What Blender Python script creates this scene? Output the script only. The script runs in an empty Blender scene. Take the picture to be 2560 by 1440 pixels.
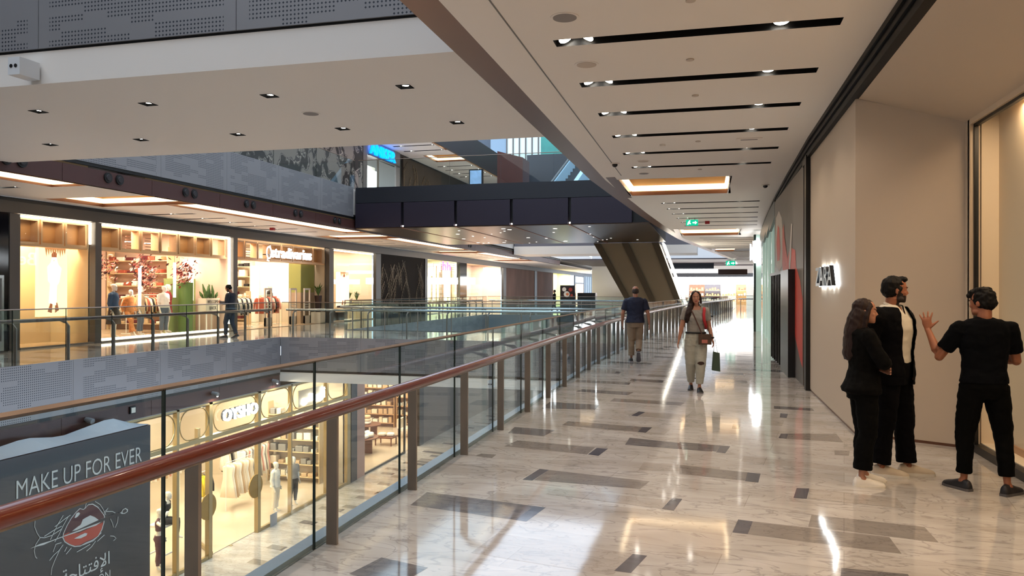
import bpy, bmesh, math, random
from mathutils import Vector, Matrix, noise
random.seed(7)
C = bpy.context.scene.collection
SC = bpy.context.scene
# ---------------------------------------------------------------- camera, world, exposure
FPX = 1912.0
cam_d = bpy.data.cameras.new('camera'); cam_d.sensor_fit = 'HORIZONTAL'; cam_d.sensor_width = 36.0
cam_d.lens = 36.0 * FPX / 2560.0; cam_d.clip_start = 0.05; cam_d.clip_end = 400
cam = bpy.data.objects.new('camera', cam_d); C.objects.link(cam)
fw = Vector((-0.2473061, 0.9689353, 0.0020357)); rt = Vector((0.9689373, 0.2473066, 0.0)); up = rt.cross(fw)
RHO = 0.00227
r2 = rt * math.cos(RHO) - up * math.sin(RHO) * -1.0; u2 = up * math.cos(RHO) - rt * math.sin(RHO)
Mc = Matrix((r2, u2, -fw)).transposed().to_4x4(); Mc.translation = Vector((0, 0, 1.66))
cam.matrix_world = Mc; SC.camera = cam
SC.view_settings.view_transform = 'Standard'; SC.view_settings.look = 'None'
SC.view_settings.exposure = 0.22; SC.view_settings.gamma = 1.0; SC.view_settings.use_curve_mapping = False
w = bpy.data.worlds.new('sky'); SC.world = w; w.use_nodes = True
bg = w.node_tree.nodes['Background']; bg.inputs[0].default_value = (0.68, 0.82, 1.0, 1); bg.inputs[1].default_value = 2.6
SC.cycles.max_bounces = 6; SC.cycles.diffuse_bounces = 3; SC.cycles.glossy_bounces = 3
SC.cycles.transmission_bounces = 4; SC.cycles.transparent_max_bounces = 18
SC.cycles.sample_clamp_indirect = 6.0; SC.cycles.caustics_reflective = False; SC.cycles.caustics_refractive = False
SC.cycles.use_denoising = True; SC.cycles.use_adaptive_sampling = True; SC.cycles.adaptive_threshold = 0.05; SC.cycles.adaptive_min_samples = 16; SC.cycles.light_sampling_threshold = 0.03

def area(name, loc, sx, sy, power, col=(1, .82, .62), rot=(0, 0, 0)):
    d = bpy.data.lights.new(name, 'AREA'); d.shape = 'RECTANGLE'; d.size = sx; d.size_y = sy; d.energy = power; d.color = col
    o = bpy.data.objects.new(name, d); o.location = loc; o.rotation_euler = rot; C.objects.link(o); return o
def spot(name, loc, power, col=(1, .80, .60), ang=110, r=0.05, blend=.6, rot=(0, 0, 0)):
    d = bpy.data.lights.new(name, 'SPOT'); d.energy = power; d.color = col; d.spot_size = math.radians(ang); d.spot_blend = blend; d.shadow_soft_size = r
    o = bpy.data.objects.new(name, d); o.location = loc; o.rotation_euler = rot; C.objects.link(o); return o

# ---------------------------------------------------------------- materials
def lin(c):
    if isinstance(c, str):
        c = [int(c[i:i + 2], 16) / 255 for i in (0, 2, 4)]
        return tuple((x / 12.92 if x <= .04045 else ((x + .055) / 1.055) ** 2.4) for x in c)
    return tuple(c)
_M = {}
def mat(name, col, rough=.5, metal=0., emit=0., ecol=None, spec=.5, var=0., vscale=3., bump=0., bscale=40., stretch=None, coat=0.):
    if name in _M: return _M[name]
    m = bpy.data.materials.new(name); m.use_nodes = True; nt = m.node_tree; N = nt.nodes; L = nt.links
    b = N['Principled BSDF']; c = lin(col)
    b.inputs['Base Color'].default_value = (*c, 1); b.inputs['Roughness'].default_value = rough
    b.inputs['Metallic'].default_value = metal; b.inputs['Specular IOR Level'].default_value = spec
    if coat: b.inputs['Coat Weight'].default_value = coat; b.inputs['Coat Roughness'].default_value = .05
    if emit:
        b.inputs['Emission Color'].default_value = (*lin(ecol if ecol else col), 1); b.inputs['Emission Strength'].default_value = emit
    if var or bump:
        tc = N.new('ShaderNodeTexCoord'); mp = N.new('ShaderNodeMapping'); L.new(tc.outputs['Object'], mp.inputs[0])
        if stretch: mp.inputs['Scale'].default_value = stretch
        nz = N.new('ShaderNodeTexNoise'); nz.inputs['Scale'].default_value = vscale; nz.inputs['Detail'].default_value = 5; L.new(mp.outputs[0], nz.inputs['Vector'])
        if var:
            mx = N.new('ShaderNodeMix'); mx.data_type = 'RGBA'
            mx.inputs[6].default_value = (*[x * (1 - var) for x in c], 1); mx.inputs[7].default_value = (*[min(1, x * (1 + var)) for x in c], 1)
            L.new(nz.outputs[0], mx.inputs[0]); L.new(mx.outputs[2], b.inputs['Base Color'])
        if bump:
            n2 = N.new('ShaderNodeTexNoise'); n2.inputs['Scale'].default_value = bscale; n2.inputs['Detail'].default_value = 3; L.new(mp.outputs[0], n2.inputs['Vector'])
            bp = N.new('ShaderNodeBump'); bp.inputs['Strength'].default_value = bump; bp.inputs['Distance'].default_value = .01
            L.new(n2.outputs[0], bp.inputs['Height']); L.new(bp.outputs[0], b.inputs['Normal'])
    _M[name] = m; return m
def emis(name, col, s):
    return mat(name, col, .5, emit=s)
def glass(name, tint=(.93, .97, .95), refl=1.0):
    if name in _M: return _M[name]
    m = bpy.data.materials.new(name); m.use_nodes = True; nt = m.node_tree; N = nt.nodes; L = nt.links
    for n in list(N): N.remove(n)
    out = N.new('ShaderNodeOutputMaterial'); mx = N.new('ShaderNodeMixShader'); tr = N.new('ShaderNodeBsdfTransparent'); gl = N.new('ShaderNodeBsdfGlossy')
    tr.inputs[0].default_value = (*tint, 1); gl.inputs['Roughness'].default_value = 0.0
    lw = N.new('ShaderNodeLayerWeight'); lw.inputs[0].default_value = .5
    p = N.new('ShaderNodeMath'); p.operation = 'POWER'; p.inputs[1].default_value = 5; L.new(lw.outputs['Facing'], p.inputs[0])
    a = N.new('ShaderNodeMath'); a.operation = 'MULTIPLY_ADD'; a.inputs[1].default_value = .9 * refl; a.inputs[2].default_value = .04 * refl; a.use_clamp = True
    L.new(p.outputs[0], a.inputs[0]); L.new(a.outputs[0], mx.inputs[0]); L.new(tr.outputs[0], mx.inputs[1]); L.new(gl.outputs[0], mx.inputs[2]); L.new(mx.outputs[0], out.inputs[0])
    _M[name] = m; return m
def marble(name, c1, c2, vein, rough=.07, sc=1.6, vs=.55):
    if name in _M: return _M[name]
    m = bpy.data.materials.new(name); m.use_nodes = True; nt = m.node_tree; N = nt.nodes; L = nt.links; b = N['Principled BSDF']
    tc = N.new('ShaderNodeTexCoord'); mp = N.new('ShaderNodeMapping'); mp.inputs['Rotation'].default_value = (0, 0, .7); mp.inputs['Scale'].default_value = (1, 2.4, 1)
    L.new(tc.outputs['Object'], mp.inputs[0])
    n1 = N.new('ShaderNodeTexNoise'); n1.inputs['Scale'].default_value = sc; n1.inputs['Detail'].default_value = 8; n1.inputs['Distortion'].default_value = .6; L.new(mp.outputs[0], n1.inputs['Vector'])
    r1 = N.new('ShaderNodeValToRGB'); r1.color_ramp.elements[0].position = .3; r1.color_ramp.elements[1].position = .7
    r1.color_ramp.elements[0].color = (*lin(c1), 1); r1.color_ramp.elements[1].color = (*lin(c2), 1); L.new(n1.outputs[0], r1.inputs[0])
    n2 = N.new('ShaderNodeTexNoise'); n2.inputs['Scale'].default_value = sc * 1.3; n2.inputs['Detail'].default_value = 6; n2.inputs['Distortion'].default_value = 1.2; L.new(mp.outputs[0], n2.inputs['Vector'])
    r2_ = N.new('ShaderNodeValToRGB'); e = r2_.color_ramp.elements; e[0].position = .475; e[0].color = (0, 0, 0, 1); e[1].position = .525; e[1].color = (0, 0, 0, 1)
    q = e.new(.5); q.color = (vs, vs, vs, 1); L.new(n2.outputs[0], r2_.inputs[0])
    mx = N.new('ShaderNodeMix'); mx.data_type = 'RGBA'; L.new(r2_.outputs[0], mx.inputs[0]); L.new(r1.outputs[0], mx.inputs[6]); mx.inputs[7].default_value = (*lin(vein), 1)
    # stone plank tones and fine joints (each slab of stone has its own tone)
    br = N.new('ShaderNodeTexBrick'); br.inputs['Scale'].default_value = 1; br.inputs['Brick Width'].default_value = 1.9; br.inputs['Row Height'].default_value = .38
    br.inputs['Mortar Size'].default_value = .003; br.inputs['Color1'].default_value = (1, 1, 1, 1); br.inputs['Color2'].default_value = (.84, .82, .80, 1); br.inputs['Mortar'].default_value = (.72, .7, .68, 1)
    br.offset = .37; m2 = N.new('ShaderNodeMapping'); m2.inputs['Rotation'].default_value = (0, 0, .16); L.new(tc.outputs['Object'], m2.inputs[0]); L.new(m2.outputs[0], br.inputs['Vector'])
    ml = N.new('ShaderNodeMix'); ml.data_type = 'RGBA'; ml.blend_type = 'MULTIPLY'; ml.inputs[0].default_value = 1.0; L.new(mx.outputs[2], ml.inputs[6]); L.new(br.outputs[0], ml.inputs[7])
    L.new(ml.outputs[2], b.inputs['Base Color']); b.inputs['Roughness'].default_value = rough; b.inputs['Specular IOR Level'].default_value = .75
    n3 = N.new('ShaderNodeTexNoise'); n3.inputs['Scale'].default_value = 2.2; n3.inputs['Detail'].default_value = 1.5; L.new(tc.outputs['Object'], n3.inputs['Vector'])
    bp = N.new('ShaderNodeBump'); bp.inputs['Strength'].default_value = .05; bp.inputs['Distance'].default_value = .02; L.new(n3.outputs[0], bp.inputs['Height']); L.new(bp.outputs[0], b.inputs['Normal'])
    _M[name] = m; return m
def perforated(name, axis, col='908e90', dark='2c313c', pitch=.05):
    """metal sheet with a punched pattern: star holes on a grid, kept or left out in blocks"""
    if name in _M: return _M[name]
    m = bpy.data.materials.new(name); m.use_nodes = True; nt = m.node_tree; N = nt.nodes; L = nt.links; b = N['Principled BSDF']
    tc = N.new('ShaderNodeTexCoord'); sp = N.new('ShaderNodeSeparateXYZ'); L.new(tc.outputs['Object'], sp.inputs[0])
    def M(op, a, b_=None, c_=None):
        n = N.new('ShaderNodeMath'); n.operation = op
        for i, v in enumerate((a, b_, c_)):
            if v is None: continue
            if isinstance(v, (int, float)): n.inputs[i].default_value = v
            else: L.new(v, n.inputs[i])
        return n.outputs[0]
    U = sp.outputs['Y' if axis == 'Y' else 'X']; V = sp.outputs['Z']
    us = M('DIVIDE', U, pitch); vs_ = M('DIVIDE', V, pitch)
    fu = M('SUBTRACT', M('FRACT', us), .5); fv = M('SUBTRACT', M('FRACT', vs_), .5)
    d = M('ADD', M('ABSOLUTE', fu), M('ABSOLUTE', fv)); hole = M('LESS_THAN', d, .30)
    cb = N.new('ShaderNodeCombineXYZ'); L.new(M('FLOOR', M('DIVIDE', us, 7)), cb.inputs[0]); L.new(M('FLOOR', M('DIVIDE', vs_, 2)), cb.inputs[1])
    wn = N.new('ShaderNodeTexNoise'); wn.inputs['Scale'].default_value = .37; wn.inputs['Detail'].default_value = 3; L.new(cb.outputs[0], wn.inputs['Vector'])
    keep = M('GREATER_THAN', wn.outputs[0], .47)
    pu = M('FRACT', M('DIVIDE', M('SUBTRACT', U, 14.6 if axis == 'Y' else 0), 2.9)); keep = M('MULTIPLY', keep, M('LESS_THAN', M('ABSOLUTE', M('SUBTRACT', pu, .5)), .44))
    mk = M('MULTIPLY', hole, keep)
    mx = N.new('ShaderNodeMix'); mx.data_type = 'RGBA'; L.new(mk, mx.inputs[0]); mx.inputs[6].default_value = (*lin(col), 1); mx.inputs[7].default_value = (*lin(dark), 1)
    L.new(mx.outputs[2], b.inputs['Base Color']); b.inputs['Roughness'].default_value = .38; b.inputs['Metallic'].default_value = .25
    _M[name] = m; return m

white = mat('ceiling_paint', 'efe6dc', .6); wallp = mat('wall_paint', 'c4b4a2', .55); cream = mat('cream_panel', 'ecd9bd', .5)
black = mat('black_metal', '0c0b0c', .4); brown = mat('brown_fascia', '4b2c28', .4, var=.15, vscale=1.2); bronze = mat('bronze_trim', '6e4a38', .3, metal=.5)
graym = mat('grey_metal', '6f675f', .38, metal=.5); darkgrey = mat('dark_grey_frame', '55504d', .45); steel = mat('brushed_steel', '857a71', .42, metal=.15, var=.08, vscale=8)
chrome = mat('polished_edge', 'b9c0c4', .15, metal=.9); woodr = mat('red_brown_wood', '672413', .28, var=.4, vscale=2.0, stretch=(8, .6, 8), coat=.3)
g_bal = glass('balustrade_glass', (.90, .95, .94)); g_shop = glass('shop_glass', (.95, .97, .96), .8); bluegrey = mat('blue_grey_metal', '9aa4b0', .35, metal=.3)
warm_strip = emis('warm_cove_light', (1, .76, .46), 3.2); lampw = emis('lamp_lens', (1, .93, .82), 25.0); tubew = emis('white_tube', (1, .95, .88), 9.0)
oak = mat('oak_panel', 'cba37a', .45, var=.12, vscale=2, stretch=(1, 1, .3)); gold = mat('gold_metal', 'a58f66', .32, metal=.5)
F1 = marble('marble_floor', 'd3cdc8', 'b8b0a8', '7d7672', vs=.5)
TM = {'k': marble('stone_dark', '5f5d64', '6c696f', '44424a', vs=.3), 'd': marble('stone_mottled', '6a6668', '8b8583', '4a474c', sc=5), 'm': marble('stone_mid', '8f8781', '9d958e', '6c6460', sc=3), 'l': marble('stone_light', 'b1a8a0', 'bfb6ae', '8b827b', sc=3)}
PY = perforated('perforated_sheet', 'Y'); PX = perforated('perforated_sheet_across', 'X', pitch=.05)

# ---------------------------------------------------------------- mesh builder
class MB:
    def __init__(s): s.v = []; s.f = []; s.m = []
    def quad(s, a, b, c, d, mi=0):
        n = len(s.v); s.v += [tuple(a), tuple(b), tuple(c), tuple(d)]; s.f.append((n, n + 1, n + 2, n + 3)); s.m.append(mi); return s
    def poly(s, pts, mi=0):
        n = len(s.v); s.v += [tuple(p) for p in pts]; s.f.append(tuple(range(n, n + len(pts)))); s.m.append(mi); return s
    def box(s, x0, y0, z0, x1, y1, z1, mi=0):
        n = len(s.v); s.v += [(x0, y0, z0), (x1, y0, z0), (x1, y1, z0), (x0, y1, z0), (x0, y0, z1), (x1, y0, z1), (x1, y1, z1), (x0, y1, z1)]
        for f in ((0, 3, 2, 1), (4, 5, 6, 7), (0, 1, 5, 4), (1, 2, 6, 5), (2, 3, 7, 6), (3, 0, 4, 7)): s.f.append(tuple(n + i for i in f)); s.m.append(mi)
        return s
    def hexa(s, P, mi=0):
        n = len(s.v); s.v += [tuple(p) for p in P]
        for f in ((0, 3, 2, 1), (4, 5, 6, 7), (0, 1, 5, 4), (1, 2, 6, 5), (2, 3, 7, 6), (3, 0, 4, 7)): s.f.append(tuple(n + i for i in f)); s.m.append(mi)
        return s
    def prism(s, pts, off, mi=0):
        """polygon pts (3d) extruded by vector off"""
        n = len(s.v); k = len(pts); o = Vector(off); s.v += [tuple(p) for p in pts] + [tuple(Vector(p) + o) for p in pts]
        s.f.append(tuple(range(n + k - 1, n - 1, -1))); s.m.append(mi); s.f.append(tuple(range(n + k, n + 2 * k))); s.m.append(mi)
        for i in range(k):
            j = (i + 1) % k; s.f.append((n + i, n + j, n + k + j, n + k + i)); s.m.append(mi)
        return s
    def rings(s, R, mi=0, cap=True):
        n = len(s.v); k = len(R[0])
        for r in R: s.v += [tuple(p) for p in r]
        for i in range(len(R) - 1):
            for j in range(k):
                a = n + i * k + j; b_ = n + i * k + (j + 1) % k; s.f.append((a, b_, b_ + k, a + k)); s.m.append(mi)
        if cap:
            s.f.append(tuple(range(n + k - 1, n - 1, -1))); s.m.append(mi); q = n + (len(R) - 1) * k; s.f.append(tuple(range(q, q + k))); s.m.append(mi)
        return s
    def tube(s, pts, r, k=8, mi=0, side=None, flat=1.0):
        """sweep along points; r float or list; flat scales the second axis"""
        P = [Vector(p) for p in pts]; R = []; rs = r if isinstance(r, (list, tuple)) else [r] * len(P)
        ref = Vector(side) if side else None
        for i, p in enumerate(P):
            t = (P[min(i + 1, len(P) - 1)] - P[max(i - 1, 0)]).normalized()
            if ref is None: ref = Vector((0, 0, 1)) if abs(t.z) < .9 else Vector((1, 0, 0))
            a = (ref - t * ref.dot(t)).normalized(); b_ = t.cross(a); ref = a
            ra, rb = (rs[i] if isinstance(rs[i], (list, tuple)) else (rs[i], rs[i] * flat))
            R.append([p + a * math.cos(q * 2 * math.pi / k) * ra + b_ * math.sin(q * 2 * math.pi / k) * rb for q in range(k)])
        return s.rings(R, mi)
    def cyl(s, a, b_, r, k=16, mi=0): return s.tube([a, b_], r, k, mi)
    def ell(s, c, r, k=12, mi=0, M=None):
        c = Vector(c); R = []
        for i in range(k // 2 + 1):
            th = math.pi * (i + .02 * (1 if i == 0 else -1 if i == k // 2 else 0)) / (k // 2)
            ring = []
            for j in range(k):
                v = Vector((r[0] * math.sin(th) * math.cos(2 * math.pi * j / k), r[1] * math.sin(th) * math.sin(2 * math.pi * j / k), -r[2] * math.cos(th)))
                ring.append(c + (M @ v if M else v))
            R.append(ring)
        return s.rings(R, mi)
    def add(s, o, T=None):
        n = len(s.v); s.v += [tuple(T @ Vector(p)) if T else p for p in o.v]; s.f += [tuple(n + i for i in f) for f in o.f]; s.m += o.m; return s
    def build(s, name, mats, parent=None, origin=None, smooth=False):
        if not isinstance(mats, (list, tuple)): mats = [mats]
        O = Vector(origin) if origin is not None else (worldloc(parent) if parent else Vector((0, 0, 0)))
        me = bpy.data.meshes.new(name); me.from_pydata([tuple(Vector(p) - O) for p in s.v], [], s.f)
        for m in mats: me.materials.append(m)
        for p, mi in zip(me.polygons, s.m): p.material_index = mi
        if smooth:
            for p in me.polygons: p.use_smooth = True
        me.update(); o = bpy.data.objects.new(name, me); C.objects.link(o)
        if parent: o.parent = parent; o.location = O - worldloc(parent)
        else: o.location = O
        return o
def worldloc(o):
    l = Vector((0, 0, 0))
    while o: l = l + o.location; o = o.parent
    return l
def tag(o, label=None, cat=None, group=None, kind=None):
    if label: o['label'] = label
    if cat: o['category'] = cat
    if group: o['group'] = group
    if kind: o['kind'] = kind
    return o
def thing(name, label, cat, loc=(0, 0, 0), group=None):
    o = bpy.data.objects.new(name, None); o.empty_display_size = .1; C.objects.link(o); o.location = loc; return tag(o, label, cat, group)
def struct(name, mb, mats, label=None):
    o = mb.build(name, mats); o['kind'] = 'structure'
    if label: o['label'] = label
    return o
def dup(root, loc, rotz=None, label=None, scale=None, group=None):
    r = root.copy(); C.objects.link(r); r.location = loc
    if rotz is not None: r.rotation_euler = (0, 0, rotz)
    if label: r['label'] = label
    if group: r['group'] = group
    if scale: r.scale = scale
    for ch in list(root.children):
        c = ch.copy(); C.objects.link(c); c.parent = r
        for g in list(ch.children):
            d = g.copy(); C.objects.link(d); d.parent = c
    return r
def interp(tab, y):
    if y <= tab[0][0]: return tab[0][1]
    for (a, b_), (c, d) in zip(tab, tab[1:]):
        if y <= c: return b_ + (d - b_) * (y - a) / (c - a)
    return tab[-1][1]
RT = [(-12, -2.4), (17, -2.4), (20, -2.28), (24.6, -2.07), (30, -1.77), (37.3, -1.25), (46.7, -.18), (54.9, .86), (63.7, 1.95), (75, 2.6)]
def RX(y): return interp(RT, y)
WT = [(-12, 1.65), (18, 1.65), (22, 1.75), (30, 2.05), (39, 2.5), (46.7, 3.3), (55, 4.6), (64, 6.0), (75, 7.5)]
def WX(y): return interp(WT, y)
DG = bpy.context.evaluated_depsgraph_get
def text_mesh(s, u, p0, height, width=None, ext=.02, bevel=0., up=(0, 0, 1), shear=0, spacing=1.0):
    """extruded lettering: baseline start p0, direction u; returns MB in world coordinates"""
    cu = bpy.data.curves.new('lettering', 'FONT'); cu.body = s; cu.extrude = ext / 2; cu.bevel_depth = 0; cu.offset = bevel; cu.shear = shear; cu.space_character = spacing; cu.resolution_u = 3
    o = bpy.data.objects.new('lettering', cu); C.objects.link(o); DG().update(); ev = o.evaluated_get(DG()); me = bpy.data.meshes.new_from_object(ev)
    V = [v.co.copy() for v in me.vertices]; mb = MB()
    if V:
        x0 = min(v.x for v in V); x1 = max(v.x for v in V); y0 = min(v.y for v in V); y1 = max(v.y for v in V)
        sy = height / (y1 - y0); sx = (width / (x1 - x0)) if width else sy
        u = Vector(u).normalized(); upv = Vector(up); n = u.cross(upv); p0 = Vector(p0)
        mb.v = [tuple(p0 + u * (v.x - x0) * sx + upv * (v.y - y0) * sy + n * v.z) for v in V]; mb.f = [tuple(p.vertices) for p in me.polygons]; mb.m = [0] * len(mb.f)
    bpy.data.objects.remove(o); bpy.data.curves.remove(cu); bpy.data.meshes.remove(me); return mb
def grid_plate(x0, x1, y0, y1, z, holes, ys=(), fx=None, mi=0, up_=False):
    xs = sorted({x0, x1, *[h[0] for h in holes], *[h[1] for h in holes]}); yy = sorted({y0, y1, *[h[2] for h in holes], *[h[3] for h in holes], *ys})
    mb = MB(); f = fx or (lambda x, y: x)
    for a, b_ in zip(yy, yy[1:]):
        run = None
        for c, d in zip(xs, xs[1:]):
            mx_, my = (c + d) / 2, (a + b_) / 2
            if any(h[0] < mx_ < h[1] and h[2] < my < h[3] for h in holes): continue
            q = [(f(c, a), a, z), (f(c, b_), b_, z), (f(d, b_), b_, z), (f(d, a), a, z)]
            mb.poly(q[::-1] if up_ else q, mi)
    return mb
# ================================================================ SETTING: floors, ceilings, edges
LZ = -6.3; UZ = 5.8; CZ = 4.1
YS = [-10, 0, 8, 17, 20, 22.3, 24.6, 27, 30, 33, 37.3, 42, 46.7, 51, 54.9, 59, 63.7, 70, 75]
mb = MB()
for a, b in zip(YS, YS[1:]):
    mb.hexa([(RX(a) - .12, a, -.3), (9.5, a, -.3), (9.5, b, -.3), (RX(b) - .12, b, -.3), (RX(a) - .12, a, 0), (9.5, a, 0), (9.5, b, 0), (RX(b) - .12, b, 0)])
TILES = "d-2.22,5.90,-1.28,5.73,-1.34,5.35,-2.21,5.51;k-1.28,5.73,-1.19,5.71,-1.25,5.33,-1.34,5.35;m-2.08,7.83,-2.02,8.17,-1.14,8.02,-1.17,7.66;k-1.12,8.00,-1.00,7.99,-1.05,7.62,-1.16,7.66;d-2.25,8.96,-1.74,8.88,-1.79,8.49,-2.23,8.56;m-1.70,9.53,-0.76,9.36,-0.78,9.02,-1.72,9.23;k-0.76,9.36,-0.64,9.36,-0.69,8.99,-0.78,9.02;d-2.25,11.09,-1.50,10.99,-1.50,10.56,-2.24,10.47;k-0.90,10.55,-0.81,10.51,-0.89,10.14,-0.97,10.18;l-0.81,10.51,-0.24,10.35,-0.29,9.98,-0.89,10.14;d-2.02,12.65,-1.15,12.50,-1.21,12.12,-2.07,12.35;m-1.37,11.73,-0.31,11.54,-0.37,11.25,-1.40,11.40;k-1.50,6.93,-1.41,6.91,-1.47,6.49,-1.56,6.50;m-1.41,6.91,-0.48,6.72,-0.54,6.45,-1.46,6.51;l-1.22,6.26,-0.29,6.16,-0.33,5.91,-1.27,6.09;k-0.27,6.23,-0.19,6.22,-0.24,5.88,-0.33,5.90;l-1.38,5.03,-0.45,4.85,-0.53,4.45,-1.44,4.61;k-0.45,4.85,-0.36,4.84,-0.43,4.52,-0.53,4.53;d-1.95,4.39,-1.61,4.30,-1.68,3.98,-2.02,4.09;d-0.84,8.65,0.10,8.38,0.05,8.12,-0.85,8.24;m-2.21,7.42,-2.05,7.41,-2.05,7.25,-2.24,7.30;l-0.59,7.45,0.12,7.43,0.11,7.21,-0.61,7.11;k0.73,6.81,0.83,6.82,0.77,6.48,0.67,6.48;l0.83,6.81,1.47,6.69,1.47,6.38,0.78,6.49;k0.22,5.77,0.32,5.75,0.27,5.44,0.17,5.45;m0.32,5.75,1.19,5.62,1.19,5.28,0.27,5.44;m0.75,6.03,1.48,5.92,1.48,5.58,0.69,5.72;k0.83,9.35,0.91,9.37,0.86,9.03,0.78,9.07;m0.91,9.37,1.45,9.50,1.44,8.99,0.86,9.03;k0.36,7.28,0.47,7.26,0.43,6.92,0.32,6.94;m-0.25,7.42,0.36,7.28,0.32,6.96,-0.24,7.07;d0.78,4.92,1.14,4.91,1.13,4.69,0.74,4.71;d-0.29,8.55,0.14,8.47,0.09,8.13,-0.28,8.31;k0.14,8.47,0.24,8.45,0.18,8.07,0.09,8.10;l0.36,7.99,0.97,7.83,0.92,7.62,0.32,7.72;l0.97,7.83,1.34,7.73,1.31,7.49,0.92,7.62;d0.93,11.55,1.43,11.46,1.43,11.22,0.91,11.29;k0.96,10.88,1.05,10.85,1.00,10.50,0.92,10.53;m0.31,9.85,0.40,9.83,0.37,9.54,0.29,9.54;m1.28,8.51,1.43,8.53,1.38,8.28,1.25,8.29;l1.31,10.37,1.42,10.40,1.44,10.11,1.28,10.06"
TK = ['k', 'd', 'm', 'l']
def inlay(mb, pts, key, z=.001):
    cx = sum(p[0] for p in pts); s = sum(pts[i][0] * pts[(i + 1) % 4][1] - pts[(i + 1) % 4][0] * pts[i][1] for i in range(4))
    if s < 0: pts = pts[::-1]
    mb.poly([(p[0], p[1], z) for p in pts], 1 + TK.index(key))
for i, t in enumerate(TILES.split(';')):
    n = [float(q) for q in t[1:].split(',')]; inlay(mb, [(n[j], n[j + 1]) for j in range(0, 8, 2)], t[0], .0005 + .0001 * (i % 8))
def scatter(mb, x0f, x1f, y0, y1, dens, z=0., seed=1):
    rnd = random.Random(seed); y = y0; last = None
    while y < y1:
        x = x0f(y) + rnd.random() * 1.2
        while x < x1f(y) - 1.1:
            if rnd.random() < dens:
                wd = rnd.choice([.5, .9, 1.0]); k = rnd.choice('dmmlk' if rnd.random() < .8 else 'k'); hh = .36
                inlay(mb, [(x, y), (x + wd, y - .17 * wd), (x + wd, y - .17 * wd + hh), (x, y + hh)], k if k != 'k' else 'd', z + .0006)
                inlay(mb, [(x + wd, y - .17 * wd), (x + wd + .1, y - .17 * wd - .02), (x + wd + .1, y - .17 * wd - .02 + hh), (x + wd, y - .17 * wd + hh)], 'k', z + .0006)
            x += .8 + rnd.random() * 1.3
        y += .42
scatter(mb, RX, lambda y: WX(y) - .1, 13.2, 70, .42, seed=3)
FM = [F1] + [TM[k] for k in TK]
struct('floor', mb, FM, 'polished marble floor of the walkway')
mb = MB().box(-34, -6, -.3, -14.2, 75, 0); scatter(mb, lambda y: -17.9, lambda y: -14.4, 9, 60, .4, seed=5)
struct('floor', mb, FM, 'marble floor in front of the shops across the void')
mb = MB().box(-14.2, 23.5, -.3, RX(26) - .12, 28.3, 0).box(-14.2, 49, -.3, RX(52) - .12, 57, 0); scatter(mb, lambda y: -14, lambda y: -2.6, 23.8, 27.9, .4, seed=8)
struct('floor', mb, FM, 'marble floor of the bridge over the void')
mb = MB().box(-14.19, 75, -.3, 20, 100, 0); struct('floor', mb, FM, 'marble floor of the far hall')
mb = MB().box(-34, -6, LZ - .3, 3, 100, LZ); scatter(mb, lambda y: -14, lambda y: -4, 10, 50, .3, LZ, seed=9)
struct('floor', mb, FM, 'marble floor of the level below')
mb = MB().box(-34, -6, 4.75, -14.2, 75, UZ); struct('floor', mb, [white], 'floor slab of the level above')

# ceiling over the walkway with recessed slots and two warm coves per bay
SLOT_Y = [7.45 + 1.59 * k for k in range(6)] + [21.95 + 1.59 * k for k in range(6)] + [36.9 + 1.6 * k for k in range(6)] + [51.8 + 1.6 * k for k in range(5)]
COVES = [(17.0, 20.0), (31.7, 35.2), (46.9, 50.2), (60.5, 63.5)]
slotY_all = [7.45 - 1.59 * k for k in range(1, 8)] + SLOT_Y
def sh(x, y): return x + (RX(y) + 2.4)
holes = [(-1.47, 1.18, y - .105, y + .105) for y in slotY_all] + [(-2.0, .45, a, b) for a, b in COVES]
mb = grid_plate(-2.2, 1.62, -10, 75, CZ, holes, YS, sh)
struct('ceiling', mb, [white], 'white walkway ceiling with black light slots')
mb = MB()
for a, b in zip(YS, YS[1:]):
    mb.hexa([(RX(a) - .12, a, CZ), (sh(-2.2, a), a, CZ), (sh(-2.2, b), b, CZ), (RX(b) - .12, b, CZ), (RX(a) - .12, a, CZ + .6), (sh(-2.2, a), a, CZ + .6), (sh(-2.2, b), b, CZ + .6), (RX(b) - .12, b, CZ + .6)])
struct('trim_1', mb, [bronze], 'bronze edge of the walkway ceiling')
mb = MB()
for a, b in zip(YS, YS[1:]):
    mb.hexa([(RX(a) - .16, a, CZ + .6), (9, a, CZ + .6), (9, b, CZ + .6), (RX(b) - .16, b, CZ + .6), (RX(a) - .16, a, UZ), (9, a, UZ), (9, b, UZ), (RX(b) - .16, b, UZ)])
struct('floor', mb, [bluegrey], 'slab of the level above the walkway')
MB().box(-1.79, -5, CZ - .004, -1.775, 16.4, CZ + .001).build('trim_2', graym)['kind'] = 'structure'

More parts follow.
